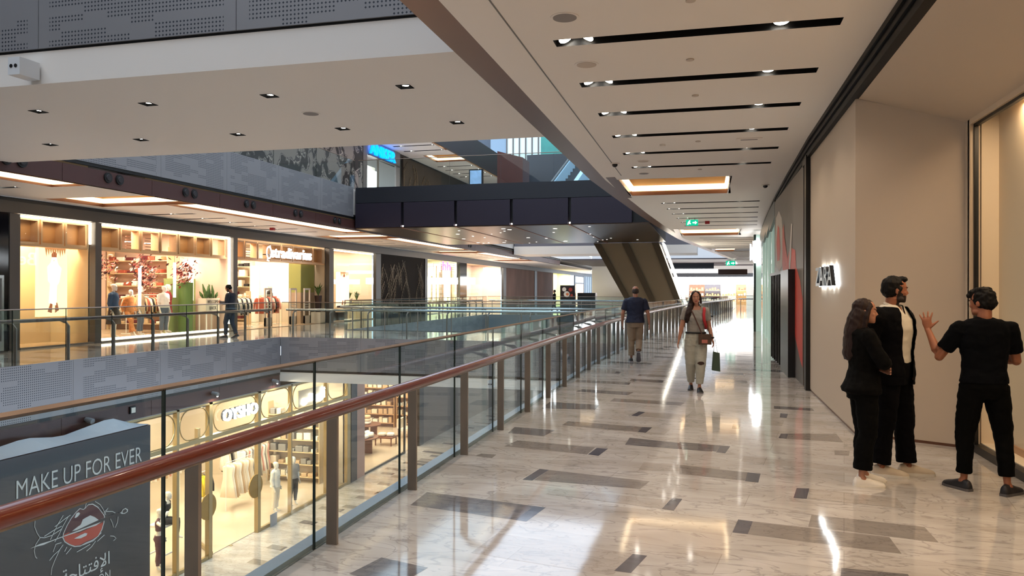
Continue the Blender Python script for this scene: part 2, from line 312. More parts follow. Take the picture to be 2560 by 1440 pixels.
# light slots
def slot(y, x0=-1.47, x1=1.18, lamps=(-1.36, -1.15, .66), z=CZ, label='', grp='', n=0):
    T = thing('recessed_light_slot', label, 'ceiling light', (x0, y, z), grp)
    b = MB(); a, c, d, e = x0, x1, y - .105, y + .105
    b.quad((a, d, z + .14), (c, d, z + .14), (c, e, z + .14), (a, e, z + .14)); b.quad((a, d, z), (c, d, z), (c, d, z + .14), (a, d, z + .14)); b.quad((a, e, z), (c, e, z), (c, e, z + .14), (a, e, z + .14))
    b.quad((a, d, z), (a, e, z), (a, e, z + .14), (a, d, z + .14)); b.quad((c, d, z), (c, e, z), (c, e, z + .14), (c, d, z + .14))
    b.build('housing', black, T)
    for i, x in enumerate(lamps):
        t = (-.5, .5, 0)[i % 3]; k = MB(); M = Matrix.Rotation(t, 4, 'Y') @ Matrix.Rotation(-.25, 4, 'X'); cc = Vector((x, y, z + .05))
        ring = [cc + M @ Vector((.072 * math.cos(q * math.pi / 8), .072 * math.sin(q * math.pi / 8), 0)) for q in range(16)]; top = [cc + M @ Vector((.076 * math.cos(q * math.pi / 8), .076 * math.sin(q * math.pi / 8), .05)) for q in range(16)]
        k.rings([ring[::-1], top[::-1]], 1); k.f.append(tuple(range(15, -1, -1))); k.m.append(0); k.v[0:0] = []
        k.poly([p - Vector((0, 0, .002)) for p in ring[::-1]], 0)
        k.build('lamp', [lampw, black], T)
    return T
ordn = ['nearest', 'second', 'third', 'fourth', 'fifth', 'sixth']
for k, y in enumerate(SLOT_Y):
    s_ = RX(y) + 2.4; bay = k // 6; w_ = ordn[k % 6]
    place = ('before the first cove', 'between first and second coves', 'between second and third coves', 'past the third cove')[bay]
    slot(y, -1.47 + s_, 1.18 + s_, (-1.36 + s_, -1.15 + s_, .66 + s_), label='black light slot across the walkway ceiling, %s one %s' % (w_, place), grp='light slots in the walkway ceiling')
for k in range(1, 8):
    y = 7.45 - 1.59 * k
    MB().box(-1.47, y - .105, CZ + .1, 1.18, y + .105, CZ + .14).build('trim_2', black)['kind'] = 'structure'
for k in range(-7, len(SLOT_Y)):
    y = 7.45 + 1.59 * k if k < 0 else SLOT_Y[k]; s_ = RX(y) + 2.4
    for x in ((-1.2, .66) if y < 20 else (-.3,)):
        spot('slot_lamp_light', (x + s_, y, CZ - .01), 40 if y < 20 else 66, (1, .83, .65), 130, .05, .8)

def cove(x0, x1, y0, y1, z=CZ, label='', grp='warm coves', rh=.10):
    """recess with bronze rim, oak top and a warm strip hidden behind the rim"""
    T = thing('ceiling_cove', label, 'cove light', ((x0 + x1) / 2, (y0 + y1) / 2, z), grp); h = .55
    b = MB(); t = .03
    b.box(x0, y1 - t, z, x1, y1, z + rh).box(x0, y0, z, x1, y0 + t, z + rh).box(x1 - t, y0 + t, z, x1, y1 - t, z + rh)
    b.box(x0, y0 + t, z, x0 + t, y1 - t, z + rh); b.build('rim', bronze, T)
    b = MB().quad((x0, y0, z + h), (x1, y0, z + h), (x1, y1, z + h), (x0, y1, z + h)); b.quad((x0, y0, z + rh), (x1, y0, z + rh), (x1, y0, z + h), (x0, y0, z + h)); b.quad((x0, y1, z + rh), (x1, y1, z + rh), (x1, y1, z + h), (x0, y1, z + h))
    b.quad((x0, y0, z + rh), (x0, y1, z + rh), (x0, y1, z + h), (x0, y0, z + h)); b.quad((x1, y0, z + rh), (x1, y1, z + rh), (x1, y1, z + h), (x1, y0, z + h)); b.build('recess_lining', mat('recess_oak', 'b0926a', .5), T)
    b = MB().box(x0 + .05, y1 - .09, z + rh + .01, x1 - .05, y1 - .02, z + rh + .14).box(x0 + .05, y0 + .02, z + rh + .01, x1 - .05, y0 + .09, z + rh + .14)
    b.box(x0 + .02, y0 + .1, z + rh + .01, x0 + .09, y1 - .1, z + rh + .14); b.box(x1 - .09, y0 + .1, z + rh + .01, x1 - .02, y1 - .1, z + rh + .14)
    b.build('light_strip', warm_strip, T); return T
for i, (a, b) in enumerate(COVES):
    s_ = RX((a + b) / 2) + 2.4
    MB().box(-2.2 + s_, a - .4, CZ - .006, -2.0 + s_, b + .4, CZ - .001).build('trim_2', bronze)['kind'] = 'structure'
    cove(-2.0 + s_, .45 + s_, a, b, label='glowing rectangular cove in the walkway ceiling, %s from the camera' % ordn[i] if i else 'glowing rectangular cove in the walkway ceiling nearest the camera', grp='walkway coves')

# far side ceiling (over the shops across the void): strip coves along the edge and transverse spurs
FSL = [6.9 + 1.6 * k for k in range(6)] + [21.5 + 1.6 * k for k in range(6)] + [36.3 + 1.6 * k for k in range(6)] + [51 + 1.6 * k for k in range(5)]
cvs = [(-17.5, -14.25, 17.0, 19.1), (-15.3, -14.25, 4, 15.1), (-15.3, -14.25, 19.1, 30.6), (-17.5, -14.25, 31.8, 34.1), (-15.3, -14.25, 34.1, 45.3), (-17.5, -14.25, 46.6, 48.9), (-15.3, -14.25, 48.9, 60), (-17.5, -14.25, 61.4, 63.7)]
hol = [(-17.85, -16.1, y - .105, y + .105) for y in FSL] + cvs
mb = grid_plate(-17.95, -14.25, -6, 75, CZ, hol); struct('ceiling', mb, [white], 'white ceiling in front of the shops across the void')
cl = ['wide glowing cove across the far corridor ceiling above the first lit shop window', 'long glowing cove along the far ceiling edge, at the left edge of the photo', 'long glowing cove along the far ceiling edge above the flowered shop window', 'wide glowing cove across the far corridor ceiling above the white lettered shop', 'long glowing cove along the far ceiling edge above the dark relief wall', 'wide glowing cove across the far ceiling above the pink neon shop', 'long glowing cove along the far ceiling edge past the pink neon shop', 'farthest wide glowing cove of the far corridor ceiling']
for c_, l_ in zip(cvs, cl): cove(c_[0], c_[1], c_[2], c_[3], label=l_, grp='far side coves', rh=.05 if c_[0] > -16 else .09)
for i, y in enumerate(FSL):
    if y < 12: continue
    slot(y, -17.85, -16.1, (-17.0, -16.25), label='thin black far corridor light slot, %s' % (('%s from the left edge' % ordn[i - 4]) if y < 17 else ('%s beyond the leftmost wide cove' % ordn[(i - 6) % 6] if i < 12 else '%s beyond the second wide cove' % ordn[i % 6] if i < 18 else '%s beyond the third wide cove' % ordn[i % 6])), grp='far corridor light slots')
    spot('far_slot_light', (-16.9, y, CZ - .02), 48, (1, .82, .62), 120, .06, .8)
for k in range(3):
    spot('far_slot_light', (-16.9, 4 + 3 * k, CZ - .02), 60, (1, .82, .62), 120, .06, .8)

# edge of the far side: blue-grey perforated parapets, black shadow line, brown fascia
def edge_run(x, y0, y1, zf, label, facing=1, n0=14.6, pm=None):
    T = thing('parapet_cladding', label, 'parapet', (x, (y0 + y1) / 2, zf), 'perforated parapets')
    ys = [y0]; k = math.floor((y0 - n0) / 2.9) + 1
    while n0 + 2.9 * k < y1: ys.append(n0 + 2.9 * k); k += 1
    ys.append(y1)
    for a, b in zip(ys, ys[1:]):
        if b - a > .1: MB().box(x, a + .004, zf - 1.2, x + .03 * facing, b - .004, zf + .02).build('perforated_panel', PY, T)
    return T
def parapetY(y, x0, x1, zf, label, facing=-1, fascia=True):
    T = thing('parapet_cladding', label, 'parapet', ((x0 + x1) / 2, y, zf), 'perforated parapets')
    n = max(1, round((x1 - x0) / 2.9)); 
    for i in range(n):
        a = x0 + (x1 - x0) * i / n; b = x0 + (x1 - x0) * (i + 1) / n
        MB().box(a + .004, min(y, y + .03 * facing), zf - 1.1, b - .004, max(y, y + .03 * facing), zf + .02).build('perforated_panel', PX, T)
    return T
EX = -14.2
edge_run(EX + .0, 0, 23.45, 0, 'blue-grey perforated parapet under the far balustrade, left of the walkway-level bridge')
edge_run(EX + .0, 28.35, 48.95, 0, 'blue-grey perforated parapet at walkway level beyond the bridge')
edge_run(EX + .0, 0, 29.0, UZ + .05, 'long blue-grey perforated parapet of the upper level across the void')
mb = MB()
for z in (0, UZ): mb.box(EX - .06, -6, z - 1.28 + (.05 if z else 0), EX + .012, 75, z - 1.19 + (.05 if z else 0))
struct('trim_3', mb, [black])
def fascia(z, y0, y1, nm):
    b = MB()
    y = y0
    while y < y1: b.box(EX - .06, y + .006, z - 1.68, EX + .0, min(y + 2.9, y1) - .006, z - 1.28); y += 2.9
    struct(nm, b, [brown])
fascia(0, -6, 23.5, 'trim_4'); fascia(0, 28.3, 75, 'trim_4'); fascia(UZ - .0, -6, 75, 'trim_4')
MB().box(-14.2, 48.9, -1.5, RX(49) - .1, 49, 0).build('trim_5', bluegrey)['kind'] = 'structure'
# paired round openings in the brown fascia
ORD = ['first', 'second', 'third', 'fourth', 'fifth', 'sixth', 'seventh', 'eighth', 'ninth', 'tenth']
port_y = [13.05, 15.85, 18.72, 21.65, 24.63, 27.6, 42.2, 45.1]
for i, y in enumerate(port_y):
    T = thing('fascia_speaker_pair', 'pair of round black openings in the brown fascia, %s from the left' % (ORD[i]), 'speaker', (EX, y, 4.36), 'round openings in the brown fascia')
    for dy in (-.19, .19):
        b = MB(); b.tube([(EX, y + dy, 4.37), (EX + .03, y + dy, 4.37)], [.13, .125], 20, 0, side=(0, 0, 1)); o = b.build('ring', black, T)
        b = MB(); b.tube([(EX + .02, y + dy, 4.37), (EX + .05, y + dy, 4.37)], [.085, .07], 16, 0, side=(0, 0, 1)); b.build('speaker_cone', mat('speaker_cone', '241d1f', .5), T)

# lower bridge faces
mb = MB().box(-14.2, 23.44, -1.18, RX(23.5) - .1, 23.5, -1.1); struct('trim_6', mb, [black])
parapetY(23.46, -14.15, RX(23.5) - .12, 0, 'blue-grey perforated parapet on the near edge of the bridge at walkway level')
mb = MB().box(-14.2, 23.45, -1.5, RX(23.5) - .1, 28.3, -1.18); struct('trim_7', mb, [white], 'white underside of the bridge')
parapetY(28.34, -14.15, RX(28.3) - .12, 0, 'perforated parapet on the far edge of the bridge', facing=1)
# our side edge
mb = MB()
for a, b in zip(YS, YS[1:]): mb.hexa([(RX(a) - .16, a, -1.6), (RX(a) - .12, a, -1.6), (RX(b) - .12, b, -1.6), (RX(b) - .16, b, -1.6), (RX(a) - .16, a, 0.02), (RX(a) - .12, a, 0.02), (RX(b) - .12, b, 0.02), (RX(b) - .16, b, 0.02)])
struct('trim_8', mb, [bluegrey])
mb = MB()
for a, b in zip(YS, YS[1:]): mb.hexa([(RX(a) - .14, a, -.3), (RX(a) - .02, a, -.3), (RX(b) - .02, b, -.3), (RX(b) - .14, b, -.3), (RX(a) - .14, a, .03), (RX(a) - .04, a, .03), (RX(b) - .04, b, .03), (RX(b) - .14, b, .03)])
struct('trim_9', mb, [bluegrey], 'steel shoe of the near glass balustrade')

# upper white bridge (overhead, left)
struct('ceiling', grid_plate(-14.2, -2.56, 8.1, 12.9, 4.3, [(x - .09, x + .09, yy - .09, yy + .09) for yy, xs in ((9.3, (-11.6, -9.67, -7.75, -5.8, -3.82)), (11.5, (-11.69, -9.73, -7.78, -5.82, -3.84))) for x in xs]), [white], 'white underside of the overhead bridge')
mb = MB().box(-14.12, 8.06, 4.3, -2.56, 8.1, 4.72).box(-14.12, 12.9, 4.3, -2.56, 12.94, 4.72).box(-14.12, 8.1, 4.5, -2.56, 12.9, 5.8); struct('wall_bridge', mb, [white])
mb = MB().box(-14.2, 8.07, 4.72, -2.56, 8.1, 4.80); struct('trim_10', mb, [black])
parapetY(8.06, -14.15, -2.56, UZ + .05, 'blue perforated parapet of the overhead bridge, top left of the photo')
dl = [(x, 9.3, 'near row') for x in (-9.67, -7.75, -5.8, -3.82)] + [(x, 11.5, 'far row') for x in (-11.69, -9.73, -7.78, -5.82, -3.84)]
d0 = None
for i, (x, y, r_) in enumerate(dl):
    k = [q for q in dl if q[1] == y].index((x, y, r_)); nth = ('first', 'second', 'third', 'fourth', 'fifth')[k]
    T = thing('square_downlight', 'square black downlight under the overhead bridge, %s from the left in the %s' % (nth, r_), 'ceiling light', (x, y, 4.3), 'square downlights under the overhead bridge')
    b = MB(); s = .085; z = 4.3
    b.box(x - s, y - s, z + .1, x + s, y + s, z + .12); b.box(x - s - .01, y - s - .01, z - .006, x - s, y + s + .01, z + .1).box(x + s, y - s - .01, z - .006, x + s + .01, y + s + .01, z + .1).box(x - s, y - s - .01, z - .006, x + s, y - s, z + .1).box(x - s, y + s, z - .006, x + s, y + s + .01, z + .1); b.build('housing', mat('matt_black', '030303', .9, spec=.03), T)
    MB().cyl((x, y + .02, z + .02), (x, y + .02, z + .1), .045, 16).build('lamp', lampw, T)
    spot('bridge_downlight', (x, y, 4.28), 35, (1, .9, .78), 100, .05, .7)

# dark bridge further along at the upper level
T = thing('dark_bridge', 'dark clad bridge of the upper level spanning the void with a brushed metal underside', 'bridge', (-8.5, 34.8, 4.16))
dk = mat('dark_violet_cladding', '2a2330', .42, metal=.3); soff = mat('brushed_soffit', '564840', .3, metal=.8, var=.2, vscale=1.5, stretch=(3, .3, 1))
BX = [-14.17, -12.03, -9.75, -7.45, -5.14, -2.7]
MB().box(-14.13, 29.1, 5.22, -2.1, 40.6, 5.86).build('upper_band', mat('black_blue_band', '14151d', .5), T)
for a, b in zip(BX, BX[1:]): MB().box(a + .06, 29.05, 4.2, b - .06, 29.4, 5.2).build('cladding_panel', dk, T)
MB().box(-14.13, 29.25, 4.22, -2.1, 40.5, 5.22).build('core', black, T)
for a, b in zip(BX, BX[1:]): MB().box(a + .04, 29.1, 4.16, (b if b > -3 else b - .04) + (.6 if b > -3 else 0), 40.6, 4.2).build('soffit_panel', soff, T)
for x in BX[1:-1]:
    MB().box(x - .035, 29.08, 4.14, x + .035, 40.6, 4.18).build('brass_strip', mat('copper_strip', '9a6448', .35, metal=.6), T)
    MB().ell((x, 29.12, 4.24), (.03, .03, .03), 8).build('lamp', lampw, T)
rnd = random.Random(4)
for i in range(34):
    x = rnd.uniform(-12.5, -3); y = rnd.uniform(30, 40)
    b = MB().cyl((x, y, 4.155), (x, y, 4.165), rnd.choice((.04, .05, .09)), 10); b.build('soffit_spotlight', emis('small_spot', (1, .93, .85), 3), T)

# V shaped clad column behind the dark bridge
T = thing('slanted_column', 'large V-shaped beige column with bronze ribs standing in the void behind the dark bridge', 'column', (-4, 41, LZ))
def slab(xa, xb, za, xc, xd, zb, y0, y1, nm, m): MB().hexa([(xa, y0, za), (xb, y0, za), (xb, y1, za), (xa, y1, za), (xc, y0, zb), (xd, y0, zb), (xd, y1, zb), (xc, y1, zb)]).build(nm, m, T)
bg_ = mat('beige_cladding', '8f7f66', .35, metal=.15); bz = mat('dark_bronze_rib', '5d5140', .35, metal=.4)
def cxl(z): return -5.93 + (4.16 - z) * .56
def cxr(z): return -2.33 + (4.16 - z) * .36
zt, zb = 4.16, LZ
slab(cxl(zb) + .3, cxr(zb) - .3, zb, cxl(zt) + .3, cxr(zt) - .3, zt, 41, 43.2, 'cladding', bg_)
for fr in (0, .42, .86):
    def f(z, k): return cxl(z) + (cxr(z) - cxl(z)) * k
    slab(f(zb, fr), f(zb, fr + .1), zb, f(zt, fr), f(zt, fr + .1), zt, 40.9, 43.3, 'rib', bz)
slab(cxr(zb), cxr(zb) + .12, zb, cxr(zt), cxr(zt) + .1, zt, 41.2, 43, 'light_edge', emis('column_edge_light', (1, .93, .78), 5))

# third bridge and far parapets
T = thing('far_bridge', 'grey bridge with white underside far down the void', 'bridge', (-7, 58, 4.4))
MB().box(-14.12, 56, 4.9, -.7, 60, 6.0).build('parapet', mat('far_grey', '77737a', .5), T); MB().box(-14.12, 55.9, 4.3, -.7, 60, 4.9).build('soffit', white, T)

for i, x in enumerate((-1.62, -.38)):
    T = thing('square_downlight', 'small square black downlight inside the nearest walkway cove, %s one' % ('left', 'right')[i], 'ceiling light', (x, 18.6, 4.55), 'downlights in the nearest cove'); MB().box(x - .09, 18.5, 4.6, x + .09, 18.7, 4.65).build('housing', black, T); MB().cyl((x, 18.6, 4.59), (x, 18.6, 4.6), .05, 14).build('lamp', lampw, T)
# ================================================================ right side of the walkway
wp = wallp
mb = MB().quad((1.65, 13.45, .03), (1.65, 9.5, .03), (1.65, 9.5, 3.9), (1.65, 13.45, 3.9)).quad((1.65, 9.5, .03), (2.63, 8.98, .03), (2.63, 8.98, 3.44), (1.65, 9.5, 3.87))
mb.quad((2.63, 8.98, .03), (2.63, 8.86, .03), (2.63, 8.86, 3.44), (2.63, 8.98, 3.44)); struct('wall_right', mb, [wp], 'plain light wall beside the shop entrance')
struct('shadow_groove_right', MB().quad((1.655, 13.45, 0), (1.655, 9.5, 0), (1.655, 9.5, .03), (1.655, 13.45, .03)).quad((1.655, 9.5, 0), (2.63, 8.98, 0), (2.63, 8.98, .03), (1.655, 9.5, .03)), [bronze])  # bronze strip colours in the shadow groove at the wall foot
struct('ceiling', MB().quad((1.66, -8, 3.87), (2.66, -8, 3.42), (2.66, 8.98, 3.42), (1.66, 9.52, 3.87)), [wp], 'sloping soffit over the shop entrance')
struct('ceiling', MB().quad((1.6, -10, CZ + .02), (9.4, -10, CZ + .02), (9.4, 75, CZ + .02), (1.6, 75, CZ + .02)), [darkgrey])
TR = [(-8, 1.55), (13, 1.55), (17.3, 1.62), (21.8, 1.72), (26, 1.86), (30.5, 2.02), (33, 2.15), (36, 2.45), (40, 3.0)]
mb = MB()
for (ya, xa), (yb, xb) in zip(TR, TR[1:]):
    for (dx, za, zb_) in ((0, 4.04, 4.12), (.03, 4.0, 4.05), (.02, 3.96, 4.0), (.05, 3.93, 3.97), (.04, 3.86, 3.93)):
        mb.hexa([(xa + dx, ya, za), (xa + .14, ya, za), (xb + .14, yb, za), (xb + dx, yb, za), (xa + dx, ya, zb_), (xa + .14, ya, zb_), (xb + .14, yb, zb_), (xb + dx, yb, zb_)])
struct('trim_11', mb, [mat('satin_black', '060506', .5, spec=.2)], 'stepped black shutter track along the shop fronts')
# window at the far right
T = thing('shop_window', 'large cream backed shop window at the right edge behind the man in a t-shirt', 'shop window', (2.7, 3, 0))
MB().box(2.63, -6, 3.38, 2.72, 8.9, 3.44).box(2.63, 8.82, .08, 2.72, 8.9, 3.38).build('frame', mat('pale_frame', 'd9c4aa', .4), T)
MB().box(2.66, -6, 3.35, 2.70, 8.82, 3.38).box(2.66, 8.79, .08, 2.70, 8.82, 3.38).box(2.66, -6, 0, 2.74, 8.9, .08).build('seal', black, T)
MB().quad((2.68, -6, .08), (2.68, 8.8, .08), (2.68, 8.8, 3.35), (2.68, -6, 3.35)).build('glass_pane', g_shop, T)
MB().box(2.9, -6, 0, 2.94, 8.88, 3.6).box(2.74, -6, .0, 2.9, 8.88, .09).box(2.74, -6, 3.5, 2.9, 8.88, 3.55).box(2.74, 8.84, .09, 2.9, 8.88, 3.5).build('display_back', cream, T)
MB().box(2.88, -6, .09, 2.9, 8.84, .16).build('skirting', mat('tan_skirting', 'b98d68', .5), T)
for y in (-3, 0, 3, 6): area('window_lamp_light', (2.81, y + .8, 3.44), .12, 2.8, 38, (1, .74, .48))
# black framed glass strip and graffiti hoarding
T = thing('black_portal_frame', 'narrow black framed glass strip between the painted hoarding and the light wall', 'frame', (1.65, 13.9, 0))
MB().box(1.58, 13.46, 0, 1.72, 13.66, 3.9).box(1.6, 13.66, 3.8, 1.72, 14.15, 3.9).build('post', black, T)
MB().quad((1.66, 13.66, .1), (1.66, 14.15, .1), (1.66, 14.15, 3.8), (1.66, 13.66, 3.8)).build('glass_pane', g_shop, T)
b = MB()
for k in range(16): b.box(1.75, 13.66, .3 + .22 * k, 1.95, 14.15, .32 + .22 * k)
b.build('shelf', cream, T); MB().box(2.0, 13.4, 0, 2.05, 14.6, 3.85).build('back_panel', mat('glowing_back', 'd8c8b0', .5, emit=.3), T)  # panel emission stands in for light behind the glass strip
T = thing('painted_hoarding', 'dark grey hoarding painted with coral red and white swirls', 'hoarding', (1.64, 16, 0))
MB().box(1.62, 14.16, 0, 1.66, 20.0, 3.84).build('board', mat('hoarding_grey', '5c5654', .45, var=.12, vscale=1.2), T)
def yz(pts, x): return [(x, p[0], p[1]) for p in pts]
coral = mat('coral_paint', 'c2453c', .5, var=.18, vscale=1.5); wpaint = mat('grey_white_paint', 'b9b4b2', .5)
MB().poly(yz([(14.2, .30), (14.57, .41), (15.56, .86), (16.07, 1.39), (16.3, 1.87), (16.87, 2.29), (16.31, 2.53), (15.37, 2.42), (15.23, 2.11), (14.59, 1.84), (14.29, 1.56), (14.2, 1.5)], 1.616)).poly(yz([(17.9, 2.2), (17.9, 3.0), (17.6, 3.11), (17.38, 2.74), (16.87, 2.37), (16.46, 2.06), (17.82, 2.1)], 1.614)).build('red_swirl', coral, T)
MB().poly(yz([(19.78, 2.89), (19.57, 3.41), (18.82, 3.51), (18.12, 3.28), (17.83, 2.77), (18.01, 2.2), (18.79, 2.1), (19.55, 2.29)], 1.617)).build("white_swirl", wpaint, T); MB().poly(yz([(16.09, 2.98), (15.87, 2.96), (16.08, 2.34), (16.38, 1.95), (16.54, 2.2)], 1.613)).build('white_swirl', wpaint, T)
MB().poly(yz([(19.4, 2.8), (19.1, 3.2), (18.7, 3.1), (18.4, 2.6), (18.6, 2.35), (19.2, 2.35)], 1.613)).build('dark_core', coral, T)
T = thing('black_cabinet', 'tall black cabinet standing against the painted hoarding', 'cabinet', (1.55, 16.2, 0))
MB().box(1.49, 15.4, 0, 1.612, 16.95, 2.06).build('body', mat('charcoal', '1c1b1e', .35), T)
b = MB()
for k in range(7): b.box(1.5, 17.0 + k * .42, .05, 1.6, 17.06 + k * .42, 2.0)
b.box(1.49, 16.95, 2.0, 1.612, 19.85, 2.06); b.build('bar_screen', black, T)
MB().quad((1.54, 17.0, .05), (1.54, 19.8, .05), (1.54, 19.8, 2.0), (1.54, 17.0, 2.0)).build('glass_pane', g_shop, T)
# curved glass shopfront beyond
T = thing('curved_glass_shopfront', 'pale lit glass shopfront with green edged fins curving away beyond the hoarding', 'shopfront', (1.9, 26, 0))
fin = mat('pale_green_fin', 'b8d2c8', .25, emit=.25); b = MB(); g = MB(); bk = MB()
ys = [20.1 + 2.55 * k for k in range(6)]; cv = MB()
for a, c in zip(ys, ys[1:]):
    xa, xc = interp(TR, a) + .06, interp(TR, c) + .06
    b.box(xa - .05, a, 0, xa + .08, a + .07, 3.86); g.quad((xa, a, .05), (xc, c, .05), (xc, c, 3.86), (xa, a, 3.86)); bk.quad((xa + 1.2, a, 0), (xc + 1.2, c, 0), (xc + 1.2, c, 3.9), (xa + 1.2, a, 3.9)); cv.hexa([(xa - .12, a, 3.5), (xa - .05, a, 3.5), (xc - .05, c, 3.3), (xc - .12, c, 3.3), (xa - .12, a, 3.9), (xa - .05, a, 3.9), (xc - .05, c, 3.9), (xc - .12, c, 3.9)])
b.build('fin', fin, T); cv.build('canopy_valance', mat('patterned_black', '1a1c1e', .35, var=.8, vscale=6, bump=.6, bscale=20), T); g.build('glass_pane', g_shop, T); bk.build('glowing_back_wall', mat('glowing_white_wall', 'd8d6cc', .5, emit=.7, var=.35, vscale=2.5), T)  # back wall glows by itself, standing in for brightness behind the glass
T = thing('lit_pillar', 'slender pale green pillar carrying a bright white lamp box', 'pillar', (2.0, 32.5, 0))
MB().box(1.9, 32.3, 0, 2.12, 32.7, 3.9).build('shaft', fin, T); MB().box(1.82, 32.28, 0, 1.9, 32.72, 3.9).build('dark_edge', mat('dark_green_edge', '10201d', .3), T)
b = MB(); b.tube([(1.93, 32.2, 2.75), (1.93, 32.2, 2.85), (1.93, 32.2, 3.55), (1.93, 32.2, 3.65)], [.1, .16, .16, .1], 8); b.build('lamp_box', emis('lamp_box_white', (1, 1, 1), 9), T)
# back of the scene behind the camera
struct('wall_back_light_block', MB().box(-34, -6.2, LZ, 9.5, -6, 18), [mat('back_wall', 'b8aa9c', .6)])  # added to keep sky light out; the mall runs on behind
struct('wall_outer', MB().box(9.4, -6, 0, 9.5, 75, UZ), [mat('shop_wall', 'c9b9a6', .6)])

# ================================================================ far hall at the end
struct('wall_far', MB().box(-14.1, 96, LZ, 20, 96.2, 14), [mat('far_wall', 'd8d2cc', .6)])
struct('ceiling', MB().box(-14.1, 75, 4.6, 20, 96, 4.7), [mat('far_ceiling', '565055', .6)])
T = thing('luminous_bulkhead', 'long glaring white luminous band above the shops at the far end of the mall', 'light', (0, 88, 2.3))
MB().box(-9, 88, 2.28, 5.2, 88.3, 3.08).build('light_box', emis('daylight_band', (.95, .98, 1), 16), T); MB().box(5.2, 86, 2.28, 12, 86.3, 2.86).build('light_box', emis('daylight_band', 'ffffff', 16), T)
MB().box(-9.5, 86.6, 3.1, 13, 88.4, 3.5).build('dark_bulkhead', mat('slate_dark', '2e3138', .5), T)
T = thing('hanging_screen', 'white luminous strip under a black panel high at the end of the walkway', 'sign', (-1.5, 74, 3.3))
MB().box(-4.2, 74, 3.28, .95, 74.2, 3.62).build('light_strip', emis('cool_strip', (.92, .97, 1), 6), T); MB().box(-4.2, 74.1, 3.66, .6, 74.4, 4.2).build('black_panel', mat('ink_black', '151318', .5), T)
MB().box(1.0, 74, 3.1, 3.6, 74.3, 3.6).build('brown_panel', mat('deep_brown', '3d2620', .4), T)
rnd = random.Random(12)
names = ['cream', 'tan', 'orange', 'white', 'brown', 'grey']
for i in range(12):
    x = -9 + 1.75 * i; cols = ['e9dcc0', 'c89a66', 'd8875a', 'f2ede4', '7d5a44', 'b9b5ae']
    ci = i % 6; T = thing('shop_bay', '%s display bay at the far end, %s from the left' % (names[ci], (ORD + ['eleventh', 'twelfth'])[i]), 'display', (x, 90, 0), 'far end display bays')
    MB().box(x, 91, 0, x + 1.7, 91.2, 2.28).build('back_wall', mat('far_' + names[ci], cols[ci], .5, emit=.9), T)  # self-glowing wall stands in for the bay's shop lighting
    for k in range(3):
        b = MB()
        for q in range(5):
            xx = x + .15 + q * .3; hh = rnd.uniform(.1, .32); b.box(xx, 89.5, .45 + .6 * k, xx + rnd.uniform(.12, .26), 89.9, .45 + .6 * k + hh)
        b.build('stock', mat('stock_' + names[(ci + k + 1) % 6], cols[(ci + k + 1) % 6], .5, emit=.25), T)  # goods carry a faint glow in place of shop light
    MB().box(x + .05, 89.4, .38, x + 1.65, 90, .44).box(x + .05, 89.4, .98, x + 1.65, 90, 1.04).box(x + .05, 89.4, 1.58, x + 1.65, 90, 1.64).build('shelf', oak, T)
T = thing('white_column', 'square grey white column among the far end shops', 'column', (4.4, 86, 0)); MB().box(4.1, 85.8, 0, 4.8, 86.4, 2.28).build('shaft', mat('col_white', 'cfcfcb', .5), T)
area('far_hall_fill_light', (0, 82, 4.5), 14, 10, 1300, (1, .95, .9))  # added wide lamp to brighten the far hall

